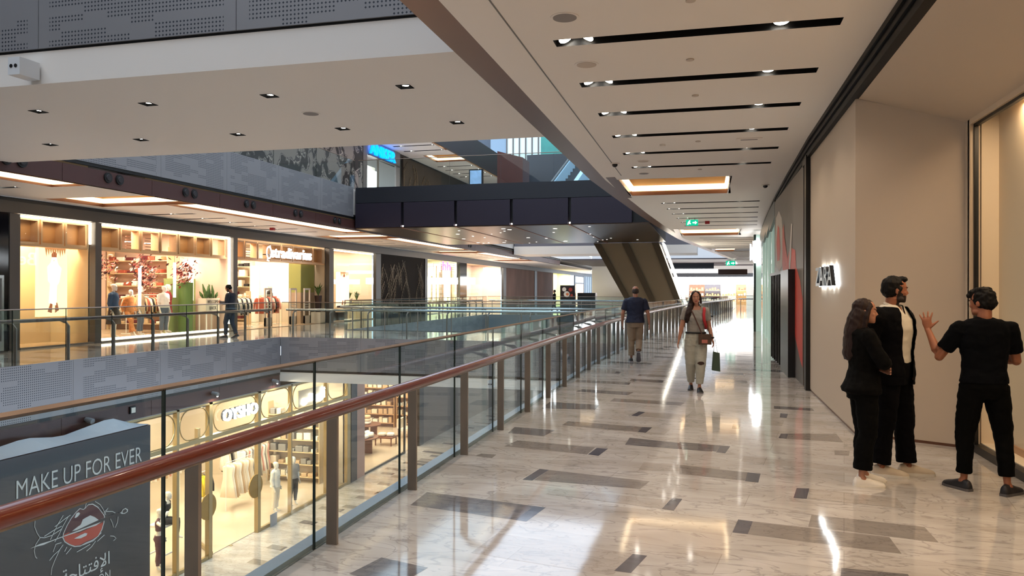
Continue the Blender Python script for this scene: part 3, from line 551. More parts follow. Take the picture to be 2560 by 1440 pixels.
# ================================================================ balustrades
def balustrade(name, label, path, z, side, inner=.31, posts=True, rail=woodr, step=1.395, start=None, cap=True):
    """path: list of (x, y); side: +1 when the handrail is to the right of travel"""
    P = [Vector((x, y, 0)) for x, y in path]; L = [0]
    for a, b in zip(P, P[1:]): L.append(L[-1] + (b - a).length)
    def at(s):
        s = max(0, min(L[-1], s))
        for i in range(len(P) - 1):
            if s <= L[i + 1] + 1e-9:
                t = (s - L[i]) / (L[i + 1] - L[i]); d = (P[i + 1] - P[i]).normalized(); return P[i].lerp(P[i + 1], t), d
    T = thing(name, label, 'balustrade', (P[0].x, P[0].y, z))
    n = int((L[-1] - (start or 0)) // step); 
    def nrm(d): return Vector((d.y, -d.x, 0)) * side
    ss = [(start or 0) + step * k for k in range(n + 1)]
    cuts = [0] + [s - .13 for s in ss if s - .13 > .2] + [L[-1]]
    for a, b in zip(cuts, cuts[1:]):
        if b - a < .1: continue
        pa, da = at(a + .006); pb, db = at(b - .006); na, nb = nrm(da) * .014, nrm(db) * .014; o = Vector((0, 0, z))
        m_ = MB(); lo, hi = .0, 1.2
        m_.hexa([pa + o, pb + o, pb + nb + o, pa + na + o, pa + o + Vector((0, 0, hi)), pb + o + Vector((0, 0, hi)), pb + nb + o + Vector((0, 0, hi)), pa + na + o + Vector((0, 0, hi))]); m_.m[3] = m_.m[5] = 1; m_.build('glass_pane', [g_bal, mat('glass_edge', '24332f', .3)], T)
    c_ = MB(); h_ = MB(); cp = []; hp = []
    q = 0
    S = sorted(set([0, L[-1]] + L + [k * 2.8 for k in range(int(L[-1] / 2.8))]))
    for s in S:
        p, d = at(s); hp.append(p + nrm(d) * inner + Vector((0, 0, z + .95))); cp.append(p + nrm(d) * .007 + Vector((0, 0, z + 1.205)))
    if cap: c_.tube(cp, [(.014, .012)] * len(cp), 4, 0, side=(0, 0, 1)); c_.build('top_cap', mat('bronze_cap', '7d6a5b', .3, metal=.55), T)
    if rail: h_.tube(hp, .037, 14, 0, side=(0, 0, 1)); h_.build('handrail', rail, T, smooth=True); MB().tube([p - Vector((0, 0, .037)) for p in hp], [(.009, .016)] * len(hp), 6, 0, side=(0, 0, 1)).build('rail_channel', steel, T)
    if posts:
        for s in ss:
            if s > L[-1]: continue
            p, d = at(s); nn = nrm(d); pts = [(.03, 0), (.105, 0), (.105, .84), (.24, .885), (.3, .905), (.3, .918), (.22, .91), (.13, .905), (.03, .80)]
            v = [p + nn * a + Vector((0, 0, z + h)) - d * .012 for a, h in pts]; m_ = MB().prism(v, d * .024); m_.build('post', steel, T)
    return T
nr = [(RX(y) - .02 if y > 17 else -2.43, y) for y in (-2.55, 8, 17, 20, 22.3, 24.6, 27, 30, 33, 37.3, 42, 46.7, 51, 54.9, 59, 63.7)]
balustrade('balustrade', 'glass balustrade with red-brown wooden handrail beside the walkway', nr, 0, 1, start=.115)
balustrade('balustrade', 'glass balustrade across the void in front of the clothes shops', [(-14.22, 2), (-14.22, 23.45)], 0, -1, rail=mat('dark_wood', '45241c', .3, coat=.4), start=.02)
balustrade('balustrade', 'glass balustrade along the near edge of the walkway-level bridge', [(-14.2, 23.56), (RX(23.5) - .05, 23.56)], 0, -1, rail=chrome, start=.4)
balustrade('balustrade', 'glass balustrade along the far edge of the walkway-level bridge', [(-14.2, 28.25), (RX(28) - .05, 28.25)], 0, 1, rail=chrome, start=.4)
balustrade('balustrade', 'glass balustrade across the void in front of the dark relief wall', [(-14.22, 28.3), (-14.22, 48.9)], 0, -1, rail=mat('dark_wood', '45241c', .3, coat=.4), start=.3)
balustrade('balustrade', 'glass balustrade at the end of the second void, by the advertising stand', [(-14.2, 49.05), (RX(49) - .05, 49.05)], 0, -1, rail=chrome, start=.3, step=2.0)
balustrade('balustrade', 'distant glass balustrade across the end of the walkway', [(2.3, 64), (8, 66)], 0, 1, rail=chrome, start=.3)
balustrade('balustrade', 'upper level glass balustrade across the void', [(-14.22, 0), (-14.22, 29.2)], UZ, -1, posts=False, rail=None, step=2.9)
balustrade('balustrade', 'glass balustrade on top of the dark bridge', [(-14.15, 29.4), (-2.4, 29.4)], UZ + .04, -1, posts=False, rail=None, step=2.15, start=2)
# ================================================================ people and mannequins
skin = mat('skin_tan', 'ac7860', .5, var=.05, vscale=9); skin2 = mat('skin_brown', '9a6045', .5, var=.05, vscale=9); skin3 = mat('skin_light', 'c48f74', .5)
lipm = mat('lip', '8d3f38', .4); eyew = mat('eye_white', 'd8d2c8', .3); eyed = mat('eye_dark', '1a0f0a', .2); browm = mat('brow_dark', '1d1411', .7)
hairb = mat('black_hair', '0a0706', .6, spec=.2, bump=.5, bscale=60, stretch=(1, 1, .15)); hairbr = mat('dark_brown_hair', '24110b', .55, spec=.3, bump=.5, bscale=60, stretch=(1, 1, .15)); beardm = mat('beard', '241611', .7); stub = mat('grey_hair', '3a302b', .7)
def finish(mb, name, mats, T, voxel=.008, it=4, cut=None, disp=None, paint=None):
    me = bpy.data.meshes.new(name); me.from_pydata(mb.v, [], mb.f); me.update()
    bm = bmesh.new(); bm.from_mesh(me); bmesh.ops.recalc_face_normals(bm, faces=bm.faces); bm.to_mesh(me); bm.free()
    o = bpy.data.objects.new(name, me); C.objects.link(o)
    r = o.modifiers.new('r', 'REMESH'); r.mode = 'VOXEL'; r.voxel_size = voxel; r.use_smooth_shade = True
    if it: s = o.modifiers.new('s', 'SMOOTH'); s.factor = .5; s.iterations = it
    DG().update(); m2 = bpy.data.meshes.new_from_object(o.evaluated_get(DG()))
    bpy.data.objects.remove(o); bpy.data.meshes.remove(me)
    if disp:
        nn = [v.normal.copy() for v in m2.vertices]
        for v, n in zip(m2.vertices, nn): v.co += n * disp(v.co)
    if cut:
        bm = bmesh.new(); bm.from_mesh(m2); bmesh.ops.delete(bm, geom=[f for f in bm.faces if cut(f.calc_center_median())], context='FACES')
        for _ in range(8):
            mv = {}
            for v in bm.verts:
                nb = [e.other_vert(v).co for e in v.link_edges if e.is_boundary]
                if len(nb) == 2: mv[v] = v.co * .5 + (nb[0] + nb[1]) * .25
            for v, c_ in mv.items(): v.co = c_
        bm.to_mesh(m2); bm.free()
    for m in (mats if isinstance(mats, (list, tuple)) else [mats]): m2.materials.append(m)
    for p in m2.polygons:
        p.use_smooth = True
        if paint: p.material_index = paint(p.center)
    m2.name = name; o = bpy.data.objects.new(name, m2); C.objects.link(o); o.parent = T; return o
def sect(c, hw, hd, k=16, e=.85, R=None):
    out = []
    for i in range(k):
        a = 2 * math.pi * i / k; x = math.copysign(abs(math.cos(a)) ** e, math.cos(a)) * hw; y = math.copysign(abs(math.sin(a)) ** e, math.sin(a)) * hd
        v = Vector((x, y, 0)); out.append(Vector(c) + (R @ v if R else v))
    return out
MALE = [(.82, .135, .10, 0), (.90, .165, .118, -.008), (.97, .162, .112, 0), (1.06, .148, .104, .005), (1.16, .156, .108, .008), (1.27, .172, .118, .008), (1.36, .180, .112, 0), (1.42, .17, .094, -.008), (1.46, .125, .078, -.012), (1.49, .08, .066, -.012)]
FEM = [(.82, .140, .105, -.005), (.90, .172, .125, -.015), (.97, .160, .112, -.005), (1.07, .122, .092, .005), (1.16, .130, .098, .008), (1.26, .148, .112, .012), (1.35, .152, .102, .003), (1.41, .148, .086, -.006), (1.45, .105, .068, -.01), (1.48, .062, .056, -.01)]
class Fig:
    def __init__(s, name, label, cat, loc, rz, H, sex='m', group=None, **P):
        s.T = thing(name, label, cat, loc, group); s.T.rotation_euler = (0, 0, rz); k = H / 1.75; s.k = k; s.sex = sex; s.P = P
        sw = P.get('sw', .195 if sex == 'm' else .168); s.lean = Vector(P.get('lean', (0, 0, 0)))
        d = dict(hipL=(-.088, 0, .90), hipR=(.088, 0, .90), kneeL=(-.095, .02, .49), kneeR=(.095, .02, .49), ankL=(-.1, -.02, .09), ankR=(.1, -.02, .09),
                 shL=(-sw, -.01, 1.392), shR=(sw, -.01, 1.392), elL=(-sw - .05, -.03, 1.11), elR=(sw + .05, -.03, 1.11), wrL=(-sw - .05, .05, .87), wrR=(sw + .05, .05, .87))
        for q in d: d[q] = P.get(q, d[q])
        s.J = {q: Vector(v) * k for q, v in d.items()}
        for q in ('shL', 'shR'): s.J[q] += s.off(1.41)
        s.neck = (Vector((0, -.012, 1.47)) + s.lean) * k; s.hc = (Vector((0, .012, 1.512)) + s.lean * 1.1) * k + Vector(P.get('head_off', (0, 0, 0)))
        s.HM = Matrix.Rotation(P.get('hyaw', 0), 3, 'Z') @ Matrix.Rotation(P.get('hpitch', 0), 3, 'X') @ Matrix.Rotation(P.get('hroll', 0), 3, 'Y')
        s.fat = P.get('fat', 1.0)
    def off(s, z): return s.lean * max(0, (z - .93) / .54) * s.k
    def torso(s, z0, z1, inf, mb, hemflare=0, depth=1.0):
        st = MALE if s.sex == 'm' else FEM; R = []; zs = [z0] + [q[0] for q in st if z0 < q[0] < z1] + [z1]
        for z in zs:
            z_ = max(st[0][0], min(st[-1][0], z)); i = max(0, min(len(st) - 2, sum(1 for q in st if q[0] <= z_) - 1)); a, b = st[i], st[i + 1]; t = (z_ - a[0]) / (b[0] - a[0]); t = max(0, min(1, t))
            hw, hd, yc = [a[j] + (b[j] - a[j]) * t for j in (1, 2, 3)]; fl = hemflare * max(0, (1.0 - z) / .2)
            R.append(sect(Vector((0, yc * s.k, z * s.k)) + s.off(z), (hw * s.fat + inf + fl) * s.k, (hd * s.fat * depth + inf + fl) * s.k))
        mb.rings(R); return mb
    def head(s, mb, scale=1.0, face=True):
        k = s.k * .98; H = [(0, .022, .03, .058), (.018, .040, .048, .048), (.045, .056, .068, .028), (.075, .064, .082, .012), (.11, .070, .092, .002), (.145, .0745, .098, -.006), (.175, .0715, .094, -.010), (.2, .058, .078, -.012), (.217, .036, .05, -.014), (.224, .012, .018, -.014)]
        def P(v): return s.hc + s.HM @ (Vector(v) * k)
        R = [[P((x.x, x.y, z)) for x in sect((0, yc, 0), hw, hd, 18, .92)] for z, hw, hd, yc in H]; mb.rings(R)
        def E(c, r): mb.ell(P(c), [q * k for q in r], 10, 0, s.HM)
        if face:
            mb.tube([P((0, .086, .122)), P((0, .100, .095)), P((0, .108, .078))], [.008 * k, .011 * k, .013 * k], 8); E((.012, .094, .074), (.009, .011, .007)); E((-.012, .094, .074), (.009, .011, .007))
            E((0, .090, .136), (.045, .013, .010)); E((0, .088, .049), (.023, .011, .006)); E((0, .086, .039), (.019, .011, .007)); E((0, .082, .012), (.018, .014, .014))
            for sx in (-1, 1): E((sx * .035, .062, .085), (.024, .026, .022)); E((sx * .031, .080, .116), (.013, .009, .008)); E((sx * .074, -.004, .098), (.010, .020, .030)); (E((sx * .05, .035, .03), (.018, .03, .022)) if s.sex == 'm' else None)
        mb.tube([s.neck - Vector((0, 0, .06 * s.k)), s.neck + Vector((0, .002, .02)), s.hc + s.HM @ (Vector((0, -.012, .05)) * k)], [(.058 if s.sex == 'm' else .047) * s.k, (.056 if s.sex == 'm' else .044) * s.k, (.058 if s.sex == 'm' else .046) * s.k], 14)
        return P
    def hand(s, mb, side, spec):
        """spec: dir, palm normal, curl, spread"""
        k = s.k; w = s.J['wr' + side]; d = Vector(spec.get('dir', (w - s.J['el' + side]))).normalized(); n = Vector(spec.get('n', (1 if side == 'L' else -1, 0, 0))); n = (n - d * n.dot(d)).normalized(); a = d.cross(n)
        if spec.get('flip'): a = -a
        cu = spec.get('curl', .35); sp = spec.get('spread', .1)
        R = []
        for t, hw, ht in ((-.01, .026, .02), (.02, .030, .017), (.05, .040, .016), (.085, .041, .014), (.098, .036, .011)): 
            c = w + d * t * k; R.append([c + a * math.cos(q * math.pi / 6) * hw * k + n * math.sin(q * math.pi / 6) * ht * k for q in range(12)])
        mb.rings(R)
        for i, (o, ln) in enumerate(((-.031, .066), (-.0105, .078), (.0105, .074), (.031, .058))):
            ang = (i - 1.5) * sp; p = w + (d * .092 + a * o) * k; dd = (d * math.cos(ang) + a * math.sin(ang)).normalized(); pts = [p - dd * .015 * k, p]; c_ = cu * .5
            for seg in (.42, .32, .26):
                dd2 = (dd * math.cos(c_) + n * math.sin(c_)); p = p + dd2 * ln * seg * k; pts.append(p); c_ += cu
            mb.tube(pts, [.0098 * k, .0096 * k, .0088 * k, .008 * k, .006 * k], 8)
        ta = spec.get('thumb', .75); p = w + (d * .022 - a * .024) * k; dd = (d * math.cos(ta) - a * math.sin(ta)).normalized(); pts = [p]
        for seg, c_ in ((.035, .1), (.03, .25), (.024, .35)): p = p + (dd * math.cos(c_ * (1 + cu)) + n * math.sin(c_ * (1 + cu))) * seg * k; pts.append(p)
        mb.tube(pts, [.014 * k, .0115 * k, .0095 * k, .007 * k], 8)
    def arm(s, mb, side, r=(.050, .047, .040, .041, .030, .025), t0=0, t1=2.0, inf=0):
        A, B, W = s.J['sh' + side], s.J['el' + side], s.J['wr' + side]; P = []; rr = []
        for t, q in zip((0, .5, 1, 1.25, 1.7, 2.0), r):
            if t <= t1: P.append(A.lerp(B, t) if t <= 1 else B.lerp(W, t - 1)); rr.append((q + inf) * s.k)
        if t1 not in (0, .5, 1, 1.25, 1.7, 2.0): P.append(A.lerp(B, t1) if t1 <= 1 else B.lerp(W, t1 - 1)); rr.append((.045 + inf) * s.k if t1 < 1 else (.034 + inf) * s.k)
        mb.tube(P, rr, 14); mb.ell(A, [(r[0] + inf * .7 + .002) * s.k] * 3, 12); (mb.ell(B, [(r[2] + inf) * s.k] * 3, 10) if t1 >= 1 else None)
        nk = Vector((0, -.012, 1.44)) * s.k + s.off(1.45); mb.tube([nk, nk.lerp(A, .5) - Vector((0, 0, .006)), A + Vector((0, 0, -.004))], [(.052 + inf * .6) * s.k, (.050 + inf * .6) * s.k, (.047 + inf * .6) * s.k], 12)
    def leg(s, mb, side, inf=0, t1=2.0, cuff=None, r=(.092, .080, .058, .055, .054, .038)):
        A, B, W = s.J['hip' + side], s.J['knee' + side], s.J['ank' + side]; P = []; rr = []
        for t, q in zip((0, .45, 1, 1.25, 1.45, 2.0), r):
            if t <= t1: P.append((A.lerp(B, t) if t <= 1 else B.lerp(W, t - 1)) - Vector((0, (.012 if 1.2 < t < 1.5 else 0), 0))); rr.append((q + inf) * s.k)
        if t1 < 2: P.append(B.lerp(W, t1 - 1)); rr.append((cuff if cuff else .045 + inf) * s.k)
        elif cuff: rr[-1] = cuff * s.k
        mb.tube(P, rr, 14)
    def body(s, mats, hands=None, paint=None, voxel=.0055, name='body'):
        mb = MB(); s.torso(.82, 1.47, -.012, mb); P = s.head(mb, face=True); hands = hands or {}
        for sd in 'LR':
            s.arm(mb, sd); s.leg(mb, sd, inf=-.012); s.hand(mb, sd, hands.get(sd, {}))
            a = s.J['ank' + sd]; M = s.footM(sd); mb.tube([a, a + M @ Vector((0, .04, -.04)) * s.k, a + M @ Vector((0, .14, -.062)) * s.k], [.034 * s.k, .032 * s.k, .022 * s.k], 10)
        s.headP = P; inv = s.HM.inverted(); kk = s.k * .98
        def pt(c):
            if (c - s.hc).length > .27: return 0
            v = inv @ (c - s.hc) / kk; return paint(v) if paint else 0
        s.ob = finish(mb, name, mats, s.T, voxel, 2, paint=pt if paint else None); return s.ob
    def footM(s, sd): 
        f = s.P.get('foot' + sd, (0, 0)); return Matrix.Rotation(f[0], 3, 'Z') @ Matrix.Rotation(f[1], 3, 'X')
    def shoe(s, sd, m, sm, L=.275, name='shoe', high=.0):
        a = s.J['ank' + sd]; M = s.footM(sd); k = s.k; base = a + M @ Vector((0, -.07, -.09)) * k; mb = MB()
        def ring(t, w, h, zb=.0, z0=0.): return [base + M @ (Vector((w * math.cos(q * math.pi / 8), 0, 0)) + Vector((0, t * L, z0 + max(0, math.sin(q * math.pi / 8)) ** .8 * h + zb))) * k if q <= 8 else base + M @ (Vector((w * math.cos(q * math.pi / 8), t * L, z0 + zb + .004))) * k for q in range(16)]
        prof = [(0, .024, .055), (.06, .034, .09 + high), (.2, .040, .102 + high), (.34, .041, .098 + high), (.48, .044, .086), (.66, .049, .068), (.82, .050, .057), (.94, .040, .046), (1.0, .020, .030)]
        mb.rings([ring(t, w, h - .012, .012) for t, w, h in prof]); o = finish(mb, name, m, s.T, .006, 3)
        sb = MB(); out = [(t, w + .003) for t, w, h in prof]; pl = [(w, t) for t, w in out] + [(-w, t) for t, w in out[::-1]]
        sb.prism([base + M @ Vector((x, t * L, 0)) * k for x, t in pl], M @ Vector((0, 0, .022)) * k); q = sb.build('sole', sm, None); q.parent = o; return o
    def top(s, m, z0, sl, inf=.012, name='shirt', sleeve_inf=.014, cut=None, folds=.006, flare=0, fseed=0, mats=None, paint=None, z1=1.46, extra=None, depth=1.0, voxel=.008):
        mb = MB(); s.torso(z0, z1, inf, mb, flare, depth)
        for sd in 'LR': s.arm(mb, sd, inf=sleeve_inf, t1=sl)
        if s.sex == 'f':
            for sx in (-1, 1): mb.ell(Vector((sx * .072, .085, 1.255)) * s.k + s.off(1.25), [.062 * s.k, .055 * s.k, .06 * s.k], 12)
        if extra: extra(mb)
        return finish(mb, name, mats or m, s.T, voxel, 4, cut, lambda c: folds * (noise.noise(Vector((c.x * 9 + fseed, c.y * 9, c.z * 14))) + .5 * noise.noise(Vector((c.x * 22, c.y * 22, c.z * 30 + fseed)))), paint)
    def trousers(s, m, inf=.018, t1=1.9, cuff=.075, name='trousers', folds=.007, top=1.0, r=(.098, .092, .075, .07, .068, .06), cut=None, paint=None, mats=None):
        mb = MB(); s.torso(.80, top, .012, mb)
        for sd in 'LR': s.leg(mb, sd, inf=0, t1=t1, cuff=cuff, r=r); mb.ell(s.J['hip' + sd], [.1 * s.k, .105 * s.k, .1 * s.k], 12)
        return finish(mb, name, mats or m, s.T, .008, 4, cut, lambda c: folds * (noise.noise(Vector((c.x * 8, c.y * 8, c.z * 16))) + .5 * noise.noise(Vector((c.x * 20, c.y * 20, c.z * 34)))), paint)
    def hair(s, m, kind='short', name='hair'):
        k = s.k * .98; mb = MB()
        def P(v): return s.hc + s.HM @ (Vector(v) * k)
        def E(c, r): mb.ell(P(c), [q * k for q in r], 14, 0, s.HM)
        if kind == 'bald': E((0, -.034, .122), (.079, .082, .086)); cut = None
        else:
            E((0, -.018, .150), (.084, .104, .086)); E((0, -.038, .105), (.081, .082, .078))
            if kind in ('short', 'messy', 'quiff'):
                for sx in (-1, 1): E((sx * .068, .012, .12), (.014, .028, .035))
            if kind == 'quiff': E((0, .055, .205), (.06, .045, .03))
            if kind == 'messy': E((0, .05, .195), (.07, .055, .04)); E((0, -.01, .215), (.07, .08, .03)); E((-.03, .08, .18), (.04, .03, .025))
            if kind == 'long':
                mb.tube([P((0, -.03, .12)), P((0, -.06, .02)), P((0, -.085, -.10)), P((0, -.10, -.22)), P((0, -.12, -.32)), P((.0, -.13, -.37))], [(.085 * k, .095 * k), (.095 * k, .105 * k), (.09 * k, .115 * k), (.075 * k, .12 * k), (.055 * k, .105 * k), (.025 * k, .06 * k)], 14, side=(0, 1, 0))
                for sx in (-1, 1): mb.tube([P((sx * .05, .045, .19)), P((sx * .077, .03, .13)), P((sx * .083, .015, .06)), P((sx * .085, .0, -.03)), P((sx * .08, -.03, -.12))], [.016 * k, .02 * k, .024 * k, .026 * k, .02 * k], 8)
            if kind == 'side':
                for sx in (-1, 1): mb.tube([P((sx * .03, .06, .205)), P((sx * .072, .035, .15)), P((sx * .083, .02, .08)), P((sx * .084, .0, .0))], [.016 * k, .02 * k, .022 * k, .02 * k], 8)
                mb.tube([P((.05, -.03, .1)), P((.08, -.01, .0)), P((.11, .04, -.09)), P((.14, .07, -.18)), P((.165, .075, -.27)), P((.175, .06, -.33))], [.055 * k, .055 * k, .055 * k, .058 * k, .05 * k, .02 * k], 12)
                E((0, -.06, .0), (.07, .04, .09))
        amp = .009 if kind == 'messy' else .005
        return finish(mb, name, m, s.T, .006, 2, None, lambda c: amp * (noise.noise(c * (40 if kind == 'messy' else 28)) + .6 * noise.noise(Vector((c.x * 70, c.y * 70, c.z * 14)))))
def face_paint(beard=False, bald=False):
    def f(v):
        for sx in (-1, 1):
            if ((v.x - sx * .031) / .0085) ** 2 + ((v.z - .116) / .0055) ** 2 < 1 and v.y > .07: return 3 if abs(v.x - sx * .031) < .0045 else 2
            if abs(v.x - sx * .031) < .017 and abs(v.z - .134 - .003 * math.cos((v.x - sx * .031) * 60)) < .0032 and v.y > .07: return 4
        if (v.x / .023) ** 2 + ((v.z - .044) / .0105) ** 2 < 1 and v.y > .084: return 1
        if beard:
            if v.z < .062 - max(0, (.04 - abs(v.x))) * .35 and v.y > .005 and v.z > -.03 and v.z < .075: return 5
            if abs(v.x) > .052 and .05 < v.y < .085 and v.z < .05: return 5
            if .0 < v.y < .05 and abs(v.x) > .05 and v.z < .105 - .6 * v.y: return 5
            if abs(v.x) < .026 and .054 < v.z < .064 and v.y > .08: return 5
        if bald and v.y < -.01 and v.z < .12 and v.z > .06: return 5
        return 0
    return f
RGT = math.atan2(-.969, .247)      # rotation that turns local +Y to the picture's right
# -- woman in black, back to the shop wall, arms crossed
f = Fig('person', 'woman with long dark hair in black with arms crossed beside the suited man', 'person', (1.295, 7.1, 0), RGT - .12, 1.60, 'f', fat=1.1, sw=.178,
        elR=(.235, .10, 1.16), wrR=(.02, .20, 1.12), elL=(-.22, .10, 1.14), wrL=(.04, .18, 1.07), kneeL=(-.085, .04, .49), kneeR=(.085, .02, .49), ankL=(-.09, .04, .085), ankR=(.085, -.04, .085), footL=(.1, 0), footR=(-.05, 0), hpitch=-.05, hyaw=-.25)
f.body([skin, lipm, eyew, eyed, browm, beardm], {'L': dict(dir=(1, .12, .12), n=(0, -1, 0), curl=.3), 'R': dict(dir=(-1, .0, .1), n=(0, -1, 0), curl=.4)}, face_paint())
blk = mat('black_cloth', '090808', .9, spec=.1, bump=.2, bscale=30); blk2 = mat('black_trouser_cloth', '060606', .9, spec=.1, bump=.2, bscale=30)
f.top(blk, .86, 1.72, .022, 'blouse', .022, flare=.022, folds=.010); f.trousers(blk2, t1=1.82, cuff=.085, r=(.105, .10, .085, .082, .082, .08))
wh = mat('white_shoe', 'e6dfd6', .5); whs = mat('white_sole', 'e6dfd4', .5)
for sd in 'LR': f.shoe(sd, wh, whs)
f.hair(hairbr, 'long')
# -- man in suit
f = Fig('person', 'tall bearded man in a black suit and open white shirt facing right', 'person', (1.62, 7.52, 0), RGT - .96, 1.80, 'm', sw=.205,
        elL=(-.25, -.08, 1.12), wrL=(-.2, .0, .88), elR=(.24, -.10, 1.12), wrR=(.20, -.10, .88), footL=(.7, 0), footR=(.5, 0), ankL=(-.12, .06, .09), ankR=(.11, -.05, .09), kneeL=(-.11, .05, .49), kneeR=(.10, .0, .49), hyaw=.82, hpitch=-.06, fat=1.06)
f.body([skin2, lipm, eyew, eyed, browm, beardm], {'L': dict(n=(1, 0, 0), curl=.6), 'R': dict(n=(-1, 0, 0), curl=.6)}, face_paint(beard=True))
shw = mat('white_shirt_cloth', 'd8d0c2', .7, bump=.15, bscale=25)
k = f.k
f.top(shw, .985, 1.5, .010, 'shirt', .010, z1=1.49, cut=lambda c, k=k: (c.z > 1.40 * k and abs(c.x) < (c.z / k - 1.40) * .55 and c.y > .03))
b = MB()
for sx in (-1, 1): b.hexa([Vector(p) * k for p in ((sx * .05, .08, 1.40), (sx * .015, .085, 1.41), (sx * .015, .095, 1.405), (sx * .05, .09, 1.395), (sx * .06, .02, 1.485), (sx * .045, .045, 1.475), (sx * .047, .055, 1.47), (sx * .064, .028, 1.48))])
b.tube([Vector(p) * k for p in ((-.05, .05, 1.465), (-.062, .0, 1.485), (-.045, -.045, 1.50), (0, -.062, 1.505), (.045, -.045, 1.50), (.062, .0, 1.485), (.05, .05, 1.465))], .014, 6, flat=1.3); o = b.build('collar', shw, None); o.parent = f.T
suit = mat('black_suit_cloth', '070609', .9, spec=.1, bump=.15, bscale=30)
f.top(suit, .80, 1.92, .034, 'suit_jacket', .028, flare=.02, z1=1.47, folds=.008, cut=lambda c, k=k: c.y > .05 and abs(c.x - .01) < (.06 + .05 * max(0, min(1, (c.z / k - .84) / .5)) if c.z < 1.33 * k else .11 + (c.z / k - 1.33) * -.35))
f.trousers(suit, t1=1.95, cuff=.085, r=(.105, .10, .082, .08, .08, .08))
for sd in 'LR': f.shoe(sd, mat('cream_shoe', 'cbbba6', .55), whs, .295)
f.hair(hairb, 'quiff')
# -- man in t-shirt gesturing, seen from behind
f = Fig('person', 'dark haired man in a black t-shirt seen from behind with one hand raised', 'person', (2.215, 7.08, 0), .0, 1.69, 'm', sw=.19,
        elL=(-.32, .10, 1.14), wrL=(-.385, .20, 1.37), elR=(.26, .05, 1.12), wrR=(.14, .24, 1.14), kneeL=(-.14, .03, .49), kneeR=(.15, .02, .49), ankL=(-.145, .03, .09), ankR=(.15, -.08, .09), footL=(.55, 0), footR=(-.8, 0), hyaw=.75, hpitch=-.12, fat=1.0)
f.body([skin2, lipm, eyew, eyed, browm, beardm], {'L': dict(dir=(-.12, .05, 1), n=(.35, 1, 0), curl=.22, spread=.26, thumb=.95), 'R': dict(n=(0, -1, 0), curl=.4)}, face_paint())
tsh = mat('black_tshirt_cloth', '06070b', .9, spec=.1, bump=.2, bscale=30)
f.top(tsh, .93, .72, .022, 'tshirt', .026, flare=.01, folds=.009, z1=1.475); f.trousers(blk2, t1=1.84, cuff=.062, r=(.108, .098, .078, .07, .066, .06))
drk = mat('dark_sneaker', '211f24', .5); drs = mat('dark_sole', '5a5658', .5); b = None
for sd in 'LR':
    o = f.shoe(sd, drk, drs); 
f.hair(hairb, 'messy')
# -- woman walking towards the camera
f = Fig('person', 'woman with long dark hair in grey t-shirt and pale jeans walking towards the camera', 'person', (-.18, 12.9, 0), math.pi + .08, 1.66, 'f',
        elR=(.235, .02, 1.12), wrR=(.285, .04, .90), elL=(-.225, -.03, 1.12), wrL=(-.27, .07, .91), kneeL=(-.075, .10, .50), ankL=(-.055, .10, .09), kneeR=(.085, -.0, .49), ankR=(.07, -.20, .10), footL=(.05, 0), footR=(-.1, -.12), hroll=.03, fat=1.03)
f.body([skin, lipm, eyew, eyed, browm, beardm], {'L': dict(n=(1, 0, 0), curl=.5), 'R': dict(n=(-1, 0, 0), curl=.3)}, face_paint())
gry = mat('grey_tshirt_cloth', '8f8a84', .8, bump=.2, bscale=30); jean = mat('pale_denim', 'a9a79b', .85, var=.12, vscale=6, bump=.2, bscale=60)
f.top(gry, .99, .62, .012, 'tshirt', .018, folds=.007, z1=1.455, cut=lambda c, k=f.k: c.z > 1.405 * k and math.hypot(c.x, c.y - .03) < .088 * k)
k = f.k
f.trousers(jean, t1=1.88, cuff=.062, r=(.112, .108, .092, .086, .08, .066), mats=[jean, mat('torn_knee', '3a241c', .8)], top=1.02, paint=lambda c, k=k: 1 if ((c.x + .075 * k) / .055) ** 2 + ((c.z - .50 * k) / .028) ** 2 < 1 and c.y > .12 else 0)
b = MB(); f.torso(1.0, 1.03, .028, b); o = b.build('belt', black, None, smooth=True); o.parent = f.T
for sd in 'LR': f.shoe(sd, mat('black_sneaker', '141316', .5), mat('grey_sole', '77747a', .5), .26)
f.hair(hairbr, 'side')
o = MB().tube([Vector(p) * k for p in ((-.135, .03, 1.445), (-.135, .085, 1.40), (-.125, .125, 1.33), (-.13, .13, 1.24), (-.16, .10, 1.14), (-.17, .0, 1.08))], [(.012, .026)] * 6, 6, side=(0, 1, .3)).build('backpack_strap', mat('red_strap', 'b3202a', .6), None, smooth=True); o.parent = f.T
o = MB().ell(Vector((0, -.17, 1.24)) * k, (.12 * k, .07 * k, .16 * k), 12).build('backpack', mat('red_strap', 'b3202a', .6), None, smooth=True); o.parent = f.T
T = f.T
def held(nm, label, cat, local_parts, T0=None):
    T0 = T0 or T; M = Matrix.Translation(T0.location) @ Matrix.Rotation(T0.rotation_euler.z, 4, 'Z'); c0 = M @ Vector(local_parts[0][1]); R = thing(nm, label, cat, c0)
    for pn, _, mb_, m_ in local_parts:
        q = MB().add(mb_, M); q.build(pn, m_, R, smooth=False)
    return R
b = MB(); b.tube([Vector(p) * k for p in ((.10, .06, 1.44), (.06, .12, 1.36), (.0, .150, 1.22), (-.06, .15, 1.08), (-.10, .17, .97))], [(.004, .011)] * 5, 6, side=(0, 1, 0))
c_ = MB(); c_.box(-.235, .15, .78, -.03, .215, .95); camo = mat('camouflage_cloth', '4a3426', .6, var=.7, vscale=14)
p_ = MB().box(-.17, .215, .805, -.08, .219, .86)
held('shoulder_bag', 'brown camouflage shoulder bag at the hip of the walking woman', 'bag', [('pouch', (-.13, .18, .78), c_, camo), ('strap', 0, b, mat('brown_strap', '4d2a20', .6)), ('patch', 0, p_, mat('pink_patch', 'b56a5c', .6))])
